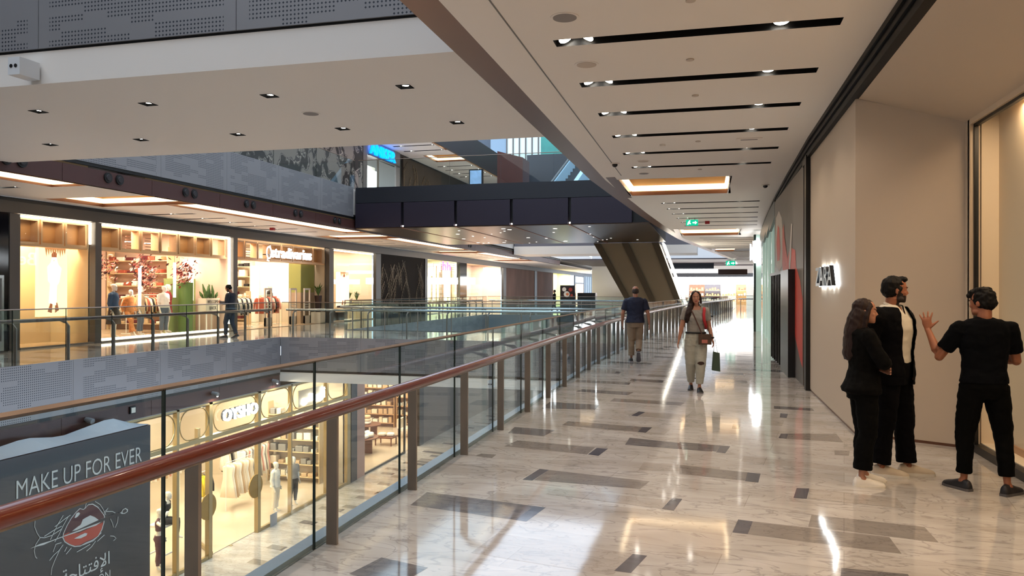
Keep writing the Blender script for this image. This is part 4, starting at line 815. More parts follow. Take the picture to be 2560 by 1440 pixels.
b = MB(); b.hexa([(-.38, .02, .34), (-.25, .02, .36), (-.25, .12, .36), (-.38, .12, .34), (-.37, .04, .64), (-.27, .04, .66), (-.27, .1, .66), (-.37, .1, .64)])
h_ = MB().tube([(-.34, .07, .64), (-.30, .07, .86), (-.285, .08, .83), (-.28, .07, .65)], .004, 6)
held('shopping_bag', 'dark green paper shopping bag hanging from the hand of the walking woman', 'bag', [('bag_body', (-.31, .07, .35), b, mat('dark_green_paper', '35493a', .6)), ('handle', 0, h_, mat('dark_green_paper', '35493a', .6))])
b = MB(); w_ = f.J['wrL']; b.tube([w_ + Vector((-.034, 0, .02)), w_ + Vector((.034, 0, .02))], .02, 4); b = MB(); b.rings([[w_ + Vector((.032 * math.cos(a * .52), .032 * math.sin(a * .52), z_)) for a in range(12)] for z_ in (.01, .035)]); o = b.build('wristwatch', black, None); o.parent = f.T
# -- man walking away
f = Fig('person', 'balding man in navy polo and khaki trousers walking away', 'person', (-1.6, 17.75, 0), .08, 1.76, 'm', sw=.2, fat=1.16,
        elL=(-.285, -.02, 1.11), wrL=(-.295, .06, .88), elR=(.285, -.04, 1.11), wrR=(.31, .03, .88), kneeR=(.08, .06, .5), ankR=(.075, -.20, .24), kneeL=(-.09, .06, .49), ankL=(-.09, .06, .09), footR=(0, -.95), footL=(.1, 0))
f.body([skin, lipm, eyew, eyed, browm, stub], {'L': dict(n=(1, 0, 0), curl=.6), 'R': dict(n=(-1, 0, 0), curl=.4)}, face_paint(bald=True))
nav = mat('navy_polo_cloth', '141a33', .75, bump=.15, bscale=30); kh = mat('khaki_cloth', '8f7b66', .8, bump=.2, bscale=40)
f.top(nav, .90, .72, .020, 'polo_shirt', .026, flare=.012, z1=1.48); f.trousers(kh, t1=1.85, cuff=.07, r=(.11, .102, .08, .074, .072, .066))
for sd in 'LR': f.shoe(sd, mat('black_sneaker', '141316', .5), mat('grey_sole', '77747a', .5), .285)
f.hair(stub, 'bald'); w_ = f.J['wrL'] + Vector((0, .02, -.09)); T = f.T
held('phone', 'black phone in the hand of the man walking away', 'phone', [('phone_body', tuple(w_), MB().box(w_.x - .01, w_.y - .035, w_.z - .07, w_.x + .0, w_.y + .035, w_.z + .07), black)])
# -- man across the void
f = Fig('person', 'bearded man in dark navy looking down at his phone in front of the clothes shop', 'person', (-15.62, 22.7, 0), math.atan2(.9, -.3) - .2, 1.83, 'm',
        elL=(-.25, .02, 1.13), wrL=(-.12, .27, 1.15), elR=(.25, .02, 1.13), wrR=(.13, .26, 1.12), kneeL=(-.06, .13, .5), ankL=(.0, .16, .09), kneeR=(.07, -.02, .49), ankR=(.05, -.18, .12), footR=(0, -.3), hpitch=-.5, hyaw=.1)
f.body([skin2, lipm, eyew, eyed, browm, beardm], {'L': dict(n=(1, 0, .4), curl=.7), 'R': dict(n=(-1, 0, .4), curl=.7)}, face_paint(beard=True), voxel=.008)
nv2 = mat('dark_navy_cloth', '171b29', .75); f.top(nv2, .84, 1.9, .022, 'shirt', .02, flare=.01); f.trousers(mat('slate_jeans', '2b3040', .8), t1=1.95, cuff=.06, r=(.10, .094, .074, .068, .064, .06))
for sd in 'LR': f.shoe(sd, drk, drs)
f.hair(hairb, 'short'); T = f.T
held('phone', 'phone held up by the man in navy across the void', 'phone', [('phone_body', (0, .38, 1.15), MB().box(-.035, .36, 1.13, .035, .37, 1.26), black)])
# -- distant walker and two tiny figures
f = Fig('person', 'distant person in black walking past the advertising stand', 'person', (-10.3, 52.3, 0), math.pi / 2 + .2, 1.66, 'f', kneeL=(-.06, .12, .5), ankL=(-.05, .22, .09), kneeR=(.07, -.04, .49), ankR=(.06, -.28, .13), footR=(0, -.4))
f.body([skin, lipm, eyew, eyed, browm, beardm], voxel=.012); f.top(blk, .86, 1.8, .02, 'top'); f.trousers(blk2, t1=1.9, cuff=.055); f.hair(hairb, 'short')
for x, y, rz, lb, cm in ((4.0, 66.5, 0, 'tiny distant person in red and black standing at the far end of the walkway', 'c23028'), (6.2, 69, .5, 'tiny distant person in blue beside the shopfront at the far end', '2b3f7a')):
    f = Fig('person', lb, 'person', (x, y, 0), rz, 1.7, 'm'); f.body([skin], voxel=.014); f.top(mat('cloth_' + cm, cm, .8), .88, 1.6, .02, 'shirt', voxel=.014); f.trousers(blk2, t1=1.95, cuff=.06)
# ================================================================ shops across the void, walkway level
FX = -18.0
band = mat('facade_band', '4d4844', .45, metal=.2); lamp_line = emis('white_led_line', (1, .88, .68), 9)
b = MB().box(-18.15, -6, 3.68, FX + .02, 130, 4.0); struct('wall_left', b, [band], 'dark band over the shop fronts across the void')
struct('trim_12', MB().box(-18.1, -6, 4.0, FX + .04, 130, 4.09), [black])
struct('floor', MB().box(-34, 75, -.29, -14.2, 130, -.001), [F1]); struct('ceiling', MB().box(-34, 75, CZ, -14.2, 130, CZ + .1), [white])
for y0, y1, n in ((16.4, 16.72, ''), (19.34, 19.58, ''), (26.32, 26.58, ''), (34.15, 34.6, '')):
    T = thing('facade_pier', 'grey metal pier between shop fronts, %s' % {16.4: 'left of the first lit window', 19.34: 'between the two leftmost lit windows', 26.32: 'left of the white lettered shop', 34.15: 'right of the white lettered shop'}[y0], 'pier', (FX, y0, 0), 'facade piers')
    MB().box(-18.2, y0, 0, FX + .03, y1, 3.67).build('shaft', darkgrey, T)
T = thing('black_pier', 'glossy black wall at the left edge beside the first lit shop window', 'pier', (FX, 12, 0)); MB().box(-18.1, 4, 0, FX + .01, 16.38, 3.67).build('panel', mat('gloss_black', '0c0c10', .08), T)
T = thing('directory_totem', 'silver framed glass totem at the left edge in front of the black wall', 'totem', (-17.6, 15.2, 0)); MB().box(-17.7, 14.6, .05, -17.6, 15.9, 2.0).build('frame', chrome, T); MB().box(-17.6, 14.68, .3, -17.585, 15.82, 1.92).build('screen', mat('totem_screen', '5b5c5e', .15), T)
def bay(name, y0, y1, depth, wall, label, power, lc=(1, .82, .6), floor_=None, zc=3.85, z0=0., x=None, n_=2.4):
    X_ = FX if x is None else x; w_ = struct('wall_shop', MB().box(X_ - depth - .1, y0, z0, X_ - depth, y1, z0 + zc), [wall], label)
    struct('wall_shop', MB().box(X_ - depth, y0 - .02, z0, X_ - .22, y0, z0 + zc), [wall]); struct('wall_shop', MB().box(X_ - depth, y1, z0, X_ - .22, y1 + .02, z0 + zc), [wall])
    struct('ceiling', MB().box(X_ - depth, y0, z0 + zc, X_ - .2, y1, z0 + zc + .1), [mat('shop_ceiling', 'b5a68f', .6)]); struct('floor', MB().box(X_ - depth, y0, z0 + .001, X_ - .1, y1, z0 + .02), [floor_ or mat('shop_floor', 'c2a488', .2)])
    n = max(1, int((y1 - y0) / n_)); m = max(1, int(depth / 2.2))
    for i in range(n):
        for j in range(m): area('shop_ceiling_light', (X_ - .9 - j * 2.0, y0 + (i + .5) * (y1 - y0) / n, z0 + zc - .03), .9, .9, power / (n * m), lc)
warmw = mat('warm_wall', 'd8c8b2', .6); pinkw = mat('blush_wall', 'cfb3a2', .6); sandw = mat('sand_wall', 'c2ae90', .6)
bay('a', 16.75, 19.32, 1.6, sandw, 'shallow cream display with the poster, first lit window from the left', 198, (1, .80, .50))
bay('b', 19.6, 26.3, 5.5, pinkw, 'clothes shop window interior with mannequins and hanging flowers', 575)
bay('c', 26.6, 34.13, 8, warmw, 'open clothes shop interior behind the white lettering', 750, (1, .84, .64))
bay('d', 34.62, 39.6, 4.5, warmw, 'clothes shop window interior with plants right of the lettering', 350)
def pane(y0, y1, lab, n=1):
    T = thing('shop_window_glass', lab, 'shop window', (FX, y0, 0), 'shop window panes')
    for i in range(n):
        a = y0 + (y1 - y0) * i / n; c = y0 + (y1 - y0) * (i + 1) / n; MB().quad((FX - .05, a + .01, .05), (FX - .05, c - .01, .05), (FX - .05, c - .01, 3.66), (FX - .05, a + .01, 3.66)).build('glass_pane', g_shop, T)
    MB().box(FX - .08, y0, 0, FX + .02, y1, .05).build('sill', steel, T)
pane(16.75, 19.32, 'glass of the first lit shop window with the poster'); pane(19.6, 26.3, 'wide glass of the flowered shop window with mannequins', 3); pane(34.62, 39.6, 'glass of the shop window with plants, right of the lettering', 2)
def line(nm, lab, segs, m=lamp_line):
    T = thing(nm, lab, 'light', segs[0][:3]); b = MB()
    for s in segs: b.box(*s)
    b.build('light_tube', m, T)
line('light_line', 'bright white light line framing the first lit shop window', [(-18.14, 16.78, 3.6, -18.08, 19.3, 3.66), (-18.14, 19.26, 3.0, -18.08, 19.3, 3.6)])
line('light_line', 'bright white light line framing the flowered shop window', [(-18.14, 19.62, 3.6, -18.08, 26.28, 3.66), (-18.14, 26.2, .3, -18.08, 26.27, 3.6), (-18.14, 19.62, .06, -18.08, 26.2, .12)])
line('light_line', 'bright white light line over the plant filled shop window', [(-18.14, 34.65, 3.58, -18.08, 39.5, 3.64)])
# oak cabinets above the windows
def cabinet(y0, y1, x, lab, slats):
    T = thing('wall_cabinet', lab, 'cabinet', (x, y0, 2.9), 'oak cabinets over the shop windows'); z0, z1 = 2.9, 3.62
    b = MB().box(x, y0, z0, x + .3, y0 + .06, z1).box(x, y1 - .06, z0, x + .3, y1, z1).box(x, y0 + .06, z0, x + .3, y1 - .06, z0 + .06).box(x, y0 + .06, z1 - .06, x + .3, y1 - .06, z1).box(x + .0, y0 + .06, z0 + .06, x + .02, y0 + .3, z1 - .06); b.build('frame', oak, T)
    if slats:
        b = MB()
        for k in range(5): b.box(x - .6, y0 + .3, z0 + .12 + .1 * k, x - .55, y1 - .08, z0 + .15 + .1 * k)
        b.build('ceiling_slat', mat('brown_slat', '5c3a2a', .5), T); MB().box(x - .62, y0 + .3, z0 + .34, x - .56, y1 - .1, z0 + .37).build('lamp', lamp_line, T)
    else: MB().box(x + .0, y0 + .3, z0 + .06, x + .04, y1 - .06, z1 - .06).build('door', mat('oak_door', 'c8935c', .45, var=.1), T)
for i in range(3): cabinet(16.8 + .85 * i, 17.6 + .85 * i, -18.55, 'oak cabinet over the poster window, %s from the left' % ordn[i].replace('nearest', 'first'), False)
for i in range(7): cabinet(19.75 + .93 * i, 20.62 + .93 * i, -18.55, 'oak cabinet over the flowered window, %s from the left' % ORD[i], i in (1, 2, 3, 6))
for i in range(8): cabinet(26.65 + .93 * i, 27.52 + .93 * i, -18.6, 'oak cabinet over the lettered shop entrance, %s from the left' % ORD[i], i in (0, 1, 2))
T = thing('bulkhead', 'long oak beam under the cabinets across the two leftmost windows', 'beam', (-18.3, 19.6, 2.8)); MB().box(-18.6, 16.76, 2.84, -18.25, 19.3, 2.9).box(-18.6, 19.62, 2.84, -18.25, 26.28, 2.9).build('beam', oak, T)
MB().box(-18.7, 26.62, 2.84, -18.2, 34.1, 2.9).build('beam', oak, T)
# poster light boxes
def poster(x, y0, y1, z0, z1, lab, bgc, st):
    T = thing('lightbox_poster', lab, 'poster', (x, (y0 + y1) / 2, z0), 'lit posters'); w_ = y1 - y0; h = z1 - z0
    MB().box(x - .12, y0, z0, x, y1, z1).build('light_box', emis('poster_' + bgc, {'a': (1, .66, .34), 'b': (1, .68, .44)}[bgc], st), T)
    q = lambda pts: [(x + .006, y0 + a * w_, z0 + c * h) for a, c in pts]
    MB().poly(q([(.35, .2), (.6, .16), (.62, .45), (.7, .5), (.78, .7), (.66, .76), (.6, .86), (.45, .86), (.42, .78), (.3, .72), (.32, .52), (.4, .48)])).build('pale_clothes', emis('poster_white', (1, .93, .8), 3.2), T)
    MB().poly(q([(.45, .80), (.6, .80), (.62, .92), (.5, .95), (.43, .9)])).poly(q([(.3, .07), (.45, .05), (.48, .2), (.4, .2)])).poly(q([(.56, .05), (.7, .09), (.64, .2), (.56, .2)])).build('figure', emis('poster_brown', (.35, .12, .05), .8), T)
    b = MB()
    for k in range(9): b.poly(q([(.2 + .08 * k, 1), (.26 + .08 * k, .86 + .02 * (k % 3)), (.3 + .08 * k, 1)]))
    b.build('dried_grass', emis('poster_grass', (.5, .25, .1), .8), T)
poster(-18.62, 17.93, 18.95, .84, 2.86, 'lit poster of a person in white clothes in the first shop window', 'a', 1.7)
poster(-18.66, 36.4, 37.7, .72, 2.56, 'lit poster of a person in the plant filled shop window', 'b', 1.7)
MB_ = MB().box(-18.9, 35.6, .4, -18.8, 35.7, 2.6)
# vertical light tubes
for y, z0, z1, n in ((21.95, 1.05, 2.35, 'left'), (23.7, 1.35, 2.6, 'right')):
    T = thing('tube_lamp', 'vertical white tube lamp among the flowers, the %s one' % n, 'lamp', (-18.6, y, z0), 'vertical tube lamps'); MB().cyl((-18.6, y, z0), (-18.6, y, z1), .045, 10).build('tube', tubew, T); MB().cyl((-18.6, y, z1), (-18.6, y, 2.84), .006, 6).build('cable', black, T)
# hanging flower clusters
rnd = random.Random(21); fl = [mat('dark_red_petal', '7a1f22', .6), mat('pink_petal', 'd7897a', .6), mat('pale_petal', 'f0d4c4', .6), mat('maroon_leaf', '3d1618', .6)]
def cluster(loc, r, n, lab, pal, size=.07, grp='hanging flower clusters', nm='flower_cluster', cat='flowers'):
    T = thing(nm, lab, cat, loc, grp); L = Vector(loc)
    for mi, m in enumerate(pal):
        b = MB()
        for i in range(n):
            c = L + Vector((rnd.gauss(0, r[0]), rnd.gauss(0, r[1]), rnd.gauss(0, r[2]))); a = Vector((rnd.uniform(-1, 1), rnd.uniform(-1, 1), rnd.uniform(-1, 1))).normalized(); e = a.orthogonal().normalized(); s_ = size * rnd.uniform(.6, 1.3); g_ = a.cross(e) * s_ * .5
            b.poly([c - e * s_, c - g_, c + e * s_, c + g_])
        b.build(('petals', 'blossoms', 'pale_blossoms', 'leaves')[mi % 4], m, T)
    MB().cyl(L, (L.x, L.y, 2.84 if L.z > 1.9 else max(L.z, .5) + .01), .004, 5).build('stem', black, T); return T
for i, (y, z, w_) in enumerate(((19.95, 1.9, .10), (20.5, 2.45, .16), (21.3, 2.4, .2), (22.4, 2.5, .16), (22.75, 1.9, .18), (23.3, 2.2, .15), (24.4, 2.35, .17), (24.9, 2.1, .12), (25.4, 2.35, .12))):
    cluster((-18.95 - .2 * (i % 3), y, z), (w_, w_, w_ * 1.2), 34, 'cluster of red and pink flowers hanging in the window, %s from the left' % ORD[i], fl)
# mannequins
mqw = mat('mannequin_white', 'e6e0d6', .35)
def mannequin(nm, lab, loc, rz, pieces, H=1.78, **P):
    f = Fig('mannequin', lab, 'mannequin', loc, rz, H, 'f', 'mannequins', **P); f.body([mqw], voxel=.012)
    for p in pieces: p(f)
    return f
def jacket(m, z0=.95, sl=1.8): return lambda f: f.top(m, z0, sl, .03, 'jacket', .025, voxel=.013)
def skirt(m, z0=.45):
    def g(f):
        b = MB(); b.rings([sect((0, 0, z * f.k), w * f.k, d * f.k) for z, w, d in ((z0, .27, .2), (.7, .22, .17), (.95, .165, .13), (1.04, .13, .105))]); o = b.build('skirt', m, None, smooth=True); o.parent = f.T
    return g
def pants(m, c=.07): return lambda f: f.trousers(m, t1=1.85, cuff=c, name='trousers', r=(.105, .095, .078, .07, .068, .06))
denim = mat('blue_denim', '2d4a6b', .8); dkc = mat('dark_skirt', '3b2d28', .8); flor = mat('orange_floral', 'c98046', .8, var=.7, vscale=16); coat = mat('beige_coat', 'b89a78', .8); redf = mat('red_floral', '96302f', .8, var=.8, vscale=18); whc = mat('white_cloth', 'ece6dc', .8); grc = mat('grey_blue_trousers', '596475', .8)
HR = math.atan2(-1, 0.15)
mannequin('m', 'mannequin in blue denim jacket and long dark skirt, leftmost in the window', (-18.75, 20.95, .05), -1.3, [jacket(denim, .98), skirt(dkc)])
mannequin('m', 'mannequin in orange floral clothes leaning beside the denim jacketed one', (-18.95, 21.85, .05), -1.9, [jacket(flor, .85), pants(flor)], 1.6, lean=(0, .12, 0), kneeR=(.1, .3, .6), ankR=(.1, .55, .12))
mannequin('m', 'mannequin in a beige coat behind the left tube lamp', (-19.0, 22.45, .05), -1.2, [jacket(coat, .7), pants(grc)], 1.72)
mannequin('m', 'mannequin in white vest over patterned top in the middle of the window', (-18.85, 23.45, .03), -1.7, [jacket(whc, .95, .9), pants(grc)], 1.76)
mannequin('m', 'mannequin in red floral dress behind the right tube lamp', (-19.2, 24.1, .05), -1.0, [jacket(redf, .8), skirt(redf, .6)], 1.8)
# green wall, plinths, planter sign
struct('wall_green', MB().box(-19.7, 24.5, 0, -19.6, 26.2, 2.05), [mat('pale_green', '9fb070', .6)], 'light green partition in the flowered shop window')
T = thing('green_plinth', 'dark green round plinth behind the welcome planter', 'plinth', (-19.2, 25.2, 0)); MB().cyl((-19.2, 25.1, .03), (-19.2, 25.1, 1.9), .26, 20).build('drum', mat('leaf_green', '5d7a3f', .6), T)
T = thing('planter_stand', 'white planter stand lettered WELCOME BACK filled with cactus plants', 'planter', (-18.7, 26.0, 0), None)
MB().box(-18.85, 25.35, .78, -18.5, 26.2, 1.3).build('sign_box', mat('cream_board', 'd9cdb8', .6), T)
for s_, z_ in (('WELCOME', 1.1), ('BACK', .86)):
    t_ = text_mesh(s_, (0, 1, 0), (-18.49, 25.42 if s_ == 'WELCOME' else 25.56, z_), .13, .68 if s_ == 'WELCOME' else .42, .01); t_.build('lettering', mat('grey_letter', '6d675f', .5), T)
MB().box(-18.85, 25.38, .05, -18.81, 25.42, .78).box(-18.54, 25.38, .05, -18.5, 25.42, .78).box(-18.85, 26.12, .05, -18.81, 26.16, .78).box(-18.54, 26.12, .05, -18.5, 26.16, .78).build('leg', mat('white_metal', 'e8e4dc', .4), T)
b = MB()
for i in range(14):
    y = 25.42 + rnd.random() * .7; x = -18.67 + rnd.uniform(-.1, .1); h = rnd.uniform(.2, .55); dx, dy = rnd.uniform(-.12, .12), rnd.uniform(-.15, .15)
    b.tube([(x, y, 1.3), (x + dx * .5, y + dy * .5, 1.3 + h * .5), (x + dx, y + dy, 1.3 + h)], [.03, .06, .015], 8)
b.build('cactus', mat('plant_green', '46652d', .6, var=.3, vscale=8), T)
# stradivarius lettering
T = thing('shop_sign', 'glowing white shop lettering above the open clothes shop across the void', 'sign', (-17.95, 28.6, 2.95))
t_ = text_mesh('stradivarius', (0, 1, 0), (-17.95, 28.95, 3.0), .47, 3.4, .05, bevel=.01); t_.build('lettering', emis('sign_white', (1, 1, 1), 4), T)
b = MB(); b.tube([(-17.95, 28.78 + .17 * math.cos(a * .42), 3.2 + .25 * math.sin(a * .42)) for a in range(16)], .028, 6); b.tube([(-17.95, 28.8, 3.42), (-17.95, 28.86, 3.5), (-17.95, 28.92, 3.3)], .02, 6); b.tube([(-17.95, 28.7, 3.0), (-17.95, 28.66, 2.86), (-17.95, 28.78, 2.85)], .025, 6); b.build('flourish', emis('sign_white', (1, 1, 1), 4), T)
MB().box(-18.2, 28.7, 3.1, -17.99, 32.3, 3.14).build('bracket', darkgrey, T)
# interior pieces of the lettered shop
T = thing('clad_column', 'column with green upper half and beige stone lower half in the shop entrance', 'column', (-18.8, 33.4, 0)); MB().box(-19.4, 32.8, 1.5, -18.75, 34.08, 3.0).build('upper_cladding', mat('olive_panel', '8d9150', .6), T); MB().box(-19.4, 32.8, 0, -18.75, 34.08, 1.5).build('lower_cladding', mat('beige_stone', '9d8a76', .3, var=.15, vscale=3), T)
T = thing('glow_panel', 'glaring white lit panel at the back of the lettered shop', 'light', (-20.4, 34, 1)); MB().box(-21.1, 34.0, 1.0, -19.7, 34.08, 2.95).build('panel', emis('glow_white', (1, .9, .72), 3.0), T)
for i, (x, y) in enumerate(((-18.7, 29.6), (-18.65, 31.6), (-18.5, 32.6))):
    T = thing('security_gate', 'pale metal security gate in the lettered shop entrance, %s from the left' % ordn[i].replace('nearest', 'first'), 'security gate', (x, y, 0), 'security gates'); b = MB()
    b.box(x, y, .03, x + .06, y + .06, 1.62).box(x, y + .5, .03, x + .06, y + .56, 1.62).box(x, y, 1.62, x + .06, y + .56, 1.7); b.build('frame', mat('pale_metal', 'c7bdb4', .4), T)
    b = MB()
    for k in range(3): b.box(x + .02, y + .06, .8 + .12 * k, x + .04, y + .5, .83 + .12 * k)
    b.box(x, y, .0, x + .06, y + .56, .4); b.build('panel', mat('pale_metal2', 'd8d0c6', .4), T)
# garments and racks
gcol = {'cream': 'e6d9c4', 'beige': 'c7a986', 'black': '1d1a1c', 'rust': '9c4a36', 'white': 'efeae2', 'pink': 'd99a8c', 'grey': '8e8a86', 'yellow': 'd9bd1a', 'maroon': '5c1f26'}
gm = {k: mat('garment_' + k, v, .8, bump=.3, bscale=12) for k, v in gcol.items()}
protos = {}
def garment_mesh(kind, col):
    if (kind, col) in protos: return protos[(kind, col)]
    b = MB(); prof = {'top': [(0, .20), (-.06, .26), (-.25, .22), (-.6, .23), (-.7, .24)], 'dress': [(0, .17), (-.05, .21), (-.35, .17), (-.7, .24), (-1.1, .30)]}[kind]; R = []
    for z, w in prof:
        ring = []
        for q in range(20):
            a = q * math.pi / 10; wv = 1 + .25 * math.sin(a * 5) * (-z); ring.append(Vector((math.cos(a) * w, math.sin(a) * .04 * wv * (1 - .3 * z), z)))
        R.append(ring)
    b.rings(R); 
    if kind == 'top':
        for sx in (-1, 1): b.tube([(sx * .2, 0, -.03), (sx * .28, 0, -.3), (sx * .29, .0, -.52)], [.045, .045, .035], 8)
    b.tube([(-.19, 0, .0), (0, 0, .05), (.19, 0, 0)], .008, 5); b.tube([(0, 0, .05), (0, 0, .12)], .004, 5)
    me = bpy.data.meshes.new('garment'); me.from_pydata(b.v, [], b.f); me.materials.append(gm[col]); [setattr(p, 'use_smooth', True) for p in me.polygons]; protos[(kind, col)] = me; return me
def rack(x, y, z, L, H, cols, kind, lab, where, ax='y', spacing=.11):
    T = thing('clothes_rack', lab, 'clothes rack', (x, y, z), 'clothes racks'); d = Vector((0, 1, 0)) if ax == 'y' else Vector((1, 0, 0)); P0 = Vector((x, y, z)); b = MB(); e = P0 + d * L
    b.tube([P0, P0 + Vector((0, 0, H)), e + Vector((0, 0, H)), e], .014, 6); b.build('rail_frame', mat('white_metal', 'e8e4dc', .4), T)
    pn = Vector((d.y, -d.x, 0)) * .22; MB().tube([P0 - pn, P0 + pn], .014, 6).tube([e - pn, e + pn], .014, 6).build('foot', mat('white_metal', 'e8e4dc', .4), T)
    n = int(L / spacing) - 1
    for i in range(n):
        c = cols[i % len(cols)]; kd = kind; o = bpy.data.objects.new('hanging_garment', garment_mesh(kd, c)); C.objects.link(o); o.location = P0 + d * (spacing * (i + 1)) + Vector((0, 0, H - .13)); o.rotation_euler = (0, 0, (.0 if ax == 'y' else math.pi / 2) + rnd.uniform(-.1, .1)); o.scale = (rnd.uniform(.9, 1.05),) * 3
        tag(o, '%s %s hanging on the rack %s' % (c, {'top': 'top', 'dress': 'long garment'}[kd], where), 'clothes', 'clothes on the rack ' + where)
rack(-19.6, 30.6, .03, 1.5, 1.35, ['rust', 'pink', 'cream', 'black', 'rust'], 'top', 'white clothes rack in the middle of the lettered shop', 'in the middle of the lettered shop')
rack(-19.2, 27.4, .03, 1.8, 1.35, ['white', 'cream', 'black'], 'top', 'white clothes rack at the left of the lettered shop', 'at the left of the lettered shop')
rack(-21.5, 28.6, .03, 2.0, 2.0, ['black', 'cream', 'grey', 'maroon'], 'top', 'tall clothes rack deep in the lettered shop', 'deep in the lettered shop')
mannequin('m', 'mannequin in a dark jacket and cap holding a red bag in the lettered shop', (-20.6, 33.1, .03), -1.2, [jacket(gm['black'], .9), pants(gm['maroon'])], 1.85)
T = thing('handbag', 'red handbag held by the mannequin in the lettered shop', 'bag', (-20.3, 33.0, 1.1)); MB().box(-20.38, 32.85, 1.05, -20.26, 33.2, 1.32).build('bag_body', mat('red_leather', 'b01c22', .4), T)
def shelving(x, y0, y1, z, nz, dz, items, lab, where, depth=.4, cat='shelf', m=None, itemname='folded_garment', icat='clothes', kinds=('cream', 'beige', 'grey', 'white'), seed=3, h=(.08, .2), ax='y'):
    """shelves along y at plane x, or (ax='x') along x at plane y: then x, y0, y1 read as y, x0, x1"""
    r_ = random.Random(seed); T = thing('shelf_unit', lab, cat, (x, y0, z) if ax == 'y' else (y0, x, z), 'shelf units'); m = m or mat('pale_wood', 'd8bd95', .5); b = MB()
    def bx(q, a0, b0, c0, a1, b1, c1): return q.box(a0, b0, c0, a1, b1, c1) if ax == 'y' else q.box(b0, a0, c0, b1, a1, c1)
    for k in range(nz): bx(b, x - depth, y0, z + .25 + k * dz, x, y1, z + .28 + k * dz)
    b.build('shelf', m, T); q = MB(); bx(q, x - depth, y0 - .03, z, x, y0, z + .3 + nz * dz); q.build('upright', m, T); q = MB(); bx(q, x - depth, y1, z, x, y1 + .03, z + .3 + nz * dz); q.build('upright', m, T)
    for k in range(nz):
        y = y0 + .05
        while y < y1 - .3:
            w_ = r_.uniform(.18, .34); c = r_.choice(kinds); hh = r_.uniform(*h); zz = z + .28 + k * dz; q = MB(); bx(q, x - depth + .05, y, zz, x - .04, y + w_, zz + hh)
            o = q.build(itemname, gm.get(c) or mat('it_' + c, c, .6), None, origin=(x - .2, y + w_ / 2, zz) if ax == 'y' else (y + w_ / 2, x - .2, zz)); bv = o.modifiers.new('b', 'BEVEL'); bv.width = .02; bv.segments = 2
            tag(o, '%s %s on the %s shelf %s' % (c, itemname.replace('_', ' '), ORD[k], where), icat, itemname.replace('_', ' ') + 's ' + where); y += w_ + r_.uniform(.02, .12)
shelving(33.95, -24.2, -22.0, 0, 6, .5, 0, 'pale shelf unit at the back left of the lettered shop', 'back left in the lettered shop', ax='x', h=(.1, .34), kinds=('cream', 'maroon', 'black', 'white'))
shelving(31.5, -21.6, -20.6, 0, 3, .42, 0, 'pale shelf unit in the centre of the lettered shop', 'in the centre of the lettered shop', ax='x', kinds=('cream', 'beige', 'maroon'), seed=5)
for y, c, n in ((27.6, 'black', 'first'), (28.1, 'black', 'second'), (28.7, 'maroon', 'third')):
    T = thing('handbag', '%s handbag hanging above the left rack of the lettered shop, %s from the left' % (c, n), 'bag', (-20, y, 1.7), 'hanging handbags'); MB().box(-20.1, y, 1.6, -19.98, y + .38, 1.88).build('bag_body', gm[c], T); MB().tube([(-20.04, y + .05, 1.88), (-20.04, y + .19, 2.05), (-20.04, y + .33, 1.88)], .01, 5).build('handle', gm[c], T)
# potted plants
def plant(loc, h, n, lab, potm, leafl=.5, poth=.5, base=0):
    T = thing('potted_plant', lab, 'plant', loc, 'potted plants'); x, y, z = loc
    MB().rings([sect((x, y, z + a), r, r) for a, r in ((0, .12), (poth, .17))]).build('pot', potm, T); b = MB()
    for i in range(n):
        a = i * 2.4; t = rnd.uniform(.3, 1); d = Vector((math.cos(a), math.sin(a), 0)); p0 = Vector((x, y, z + poth - .02)); p1 = p0 + d * leafl * .4 * t + Vector((0, 0, h * .6 * (1.1 - t * .4))); p2 = p0 + d * leafl * t + Vector((0, 0, h * (1.05 - .5 * t))); s_ = d.cross(Vector((0, 0, 1))) * .045
        b.poly([p0 - s_ * .4, p1 - s_, p2, p1 + s_, p0 + s_ * .4])
    b.build('leaves', mat('plant_green', '46652d', .6, var=.3, vscale=8), T)
plant((-18.35, 33.75, .55), .75, 16, 'leafy plant in a tall dark pot at the right of the shop entrance', mat('dark_pot', '3a2622', .5), .45, .8)
T = thing('display_plinth', 'white plinth under the tall dark plant pot', 'plinth', (-18.35, 33.75, 0)); MB().box(-18.6, 33.5, 0, -18.1, 34.0, .55).build('block', whc, T)
plant((-18.9, 38.2, .9), .5, 14, 'bushy green plant on a stand in the plant filled window, left one', whc, .3, .25); plant((-18.9, 39.1, .8), .6, 14, 'bushy green plant on a stand in the plant filled window, right one', whc, .35, .25)
for i, (x, y, h) in enumerate(((-18.9, 38.2, .9), (-18.9, 39.1, .8))):
    T = thing('plant_stand', 'thin pale plant stand in the plant filled window, %s one' % ('left', 'right')[i], 'stand', (x, y, 0), 'plant stands'); MB().box(x - .15, y - .15, h - .03, x + .15, y + .15, h).box(x - .02, y - .02, .03, x + .02, y + .02, h - .03).build('stand', mat('pale_wood', 'd8bd95', .5), T)
shelving(-20.6, 35.0, 39, 0, 6, .5, 0, 'open shelf unit in the plant filled window', 'in the plant filled window', kinds=('cream', 'beige', 'maroon', 'white'), seed=9)
T = thing('black_stool_pair', 'low black display blocks under the poster in the plant filled window', 'display block', (-18.8, 36.2, 0)); MB().box(-19.1, 35.6, .03, -18.7, 36.2, .6).box(-19.1, 36.5, .03, -18.7, 37.6, .45).build('block', gm['black'], T)
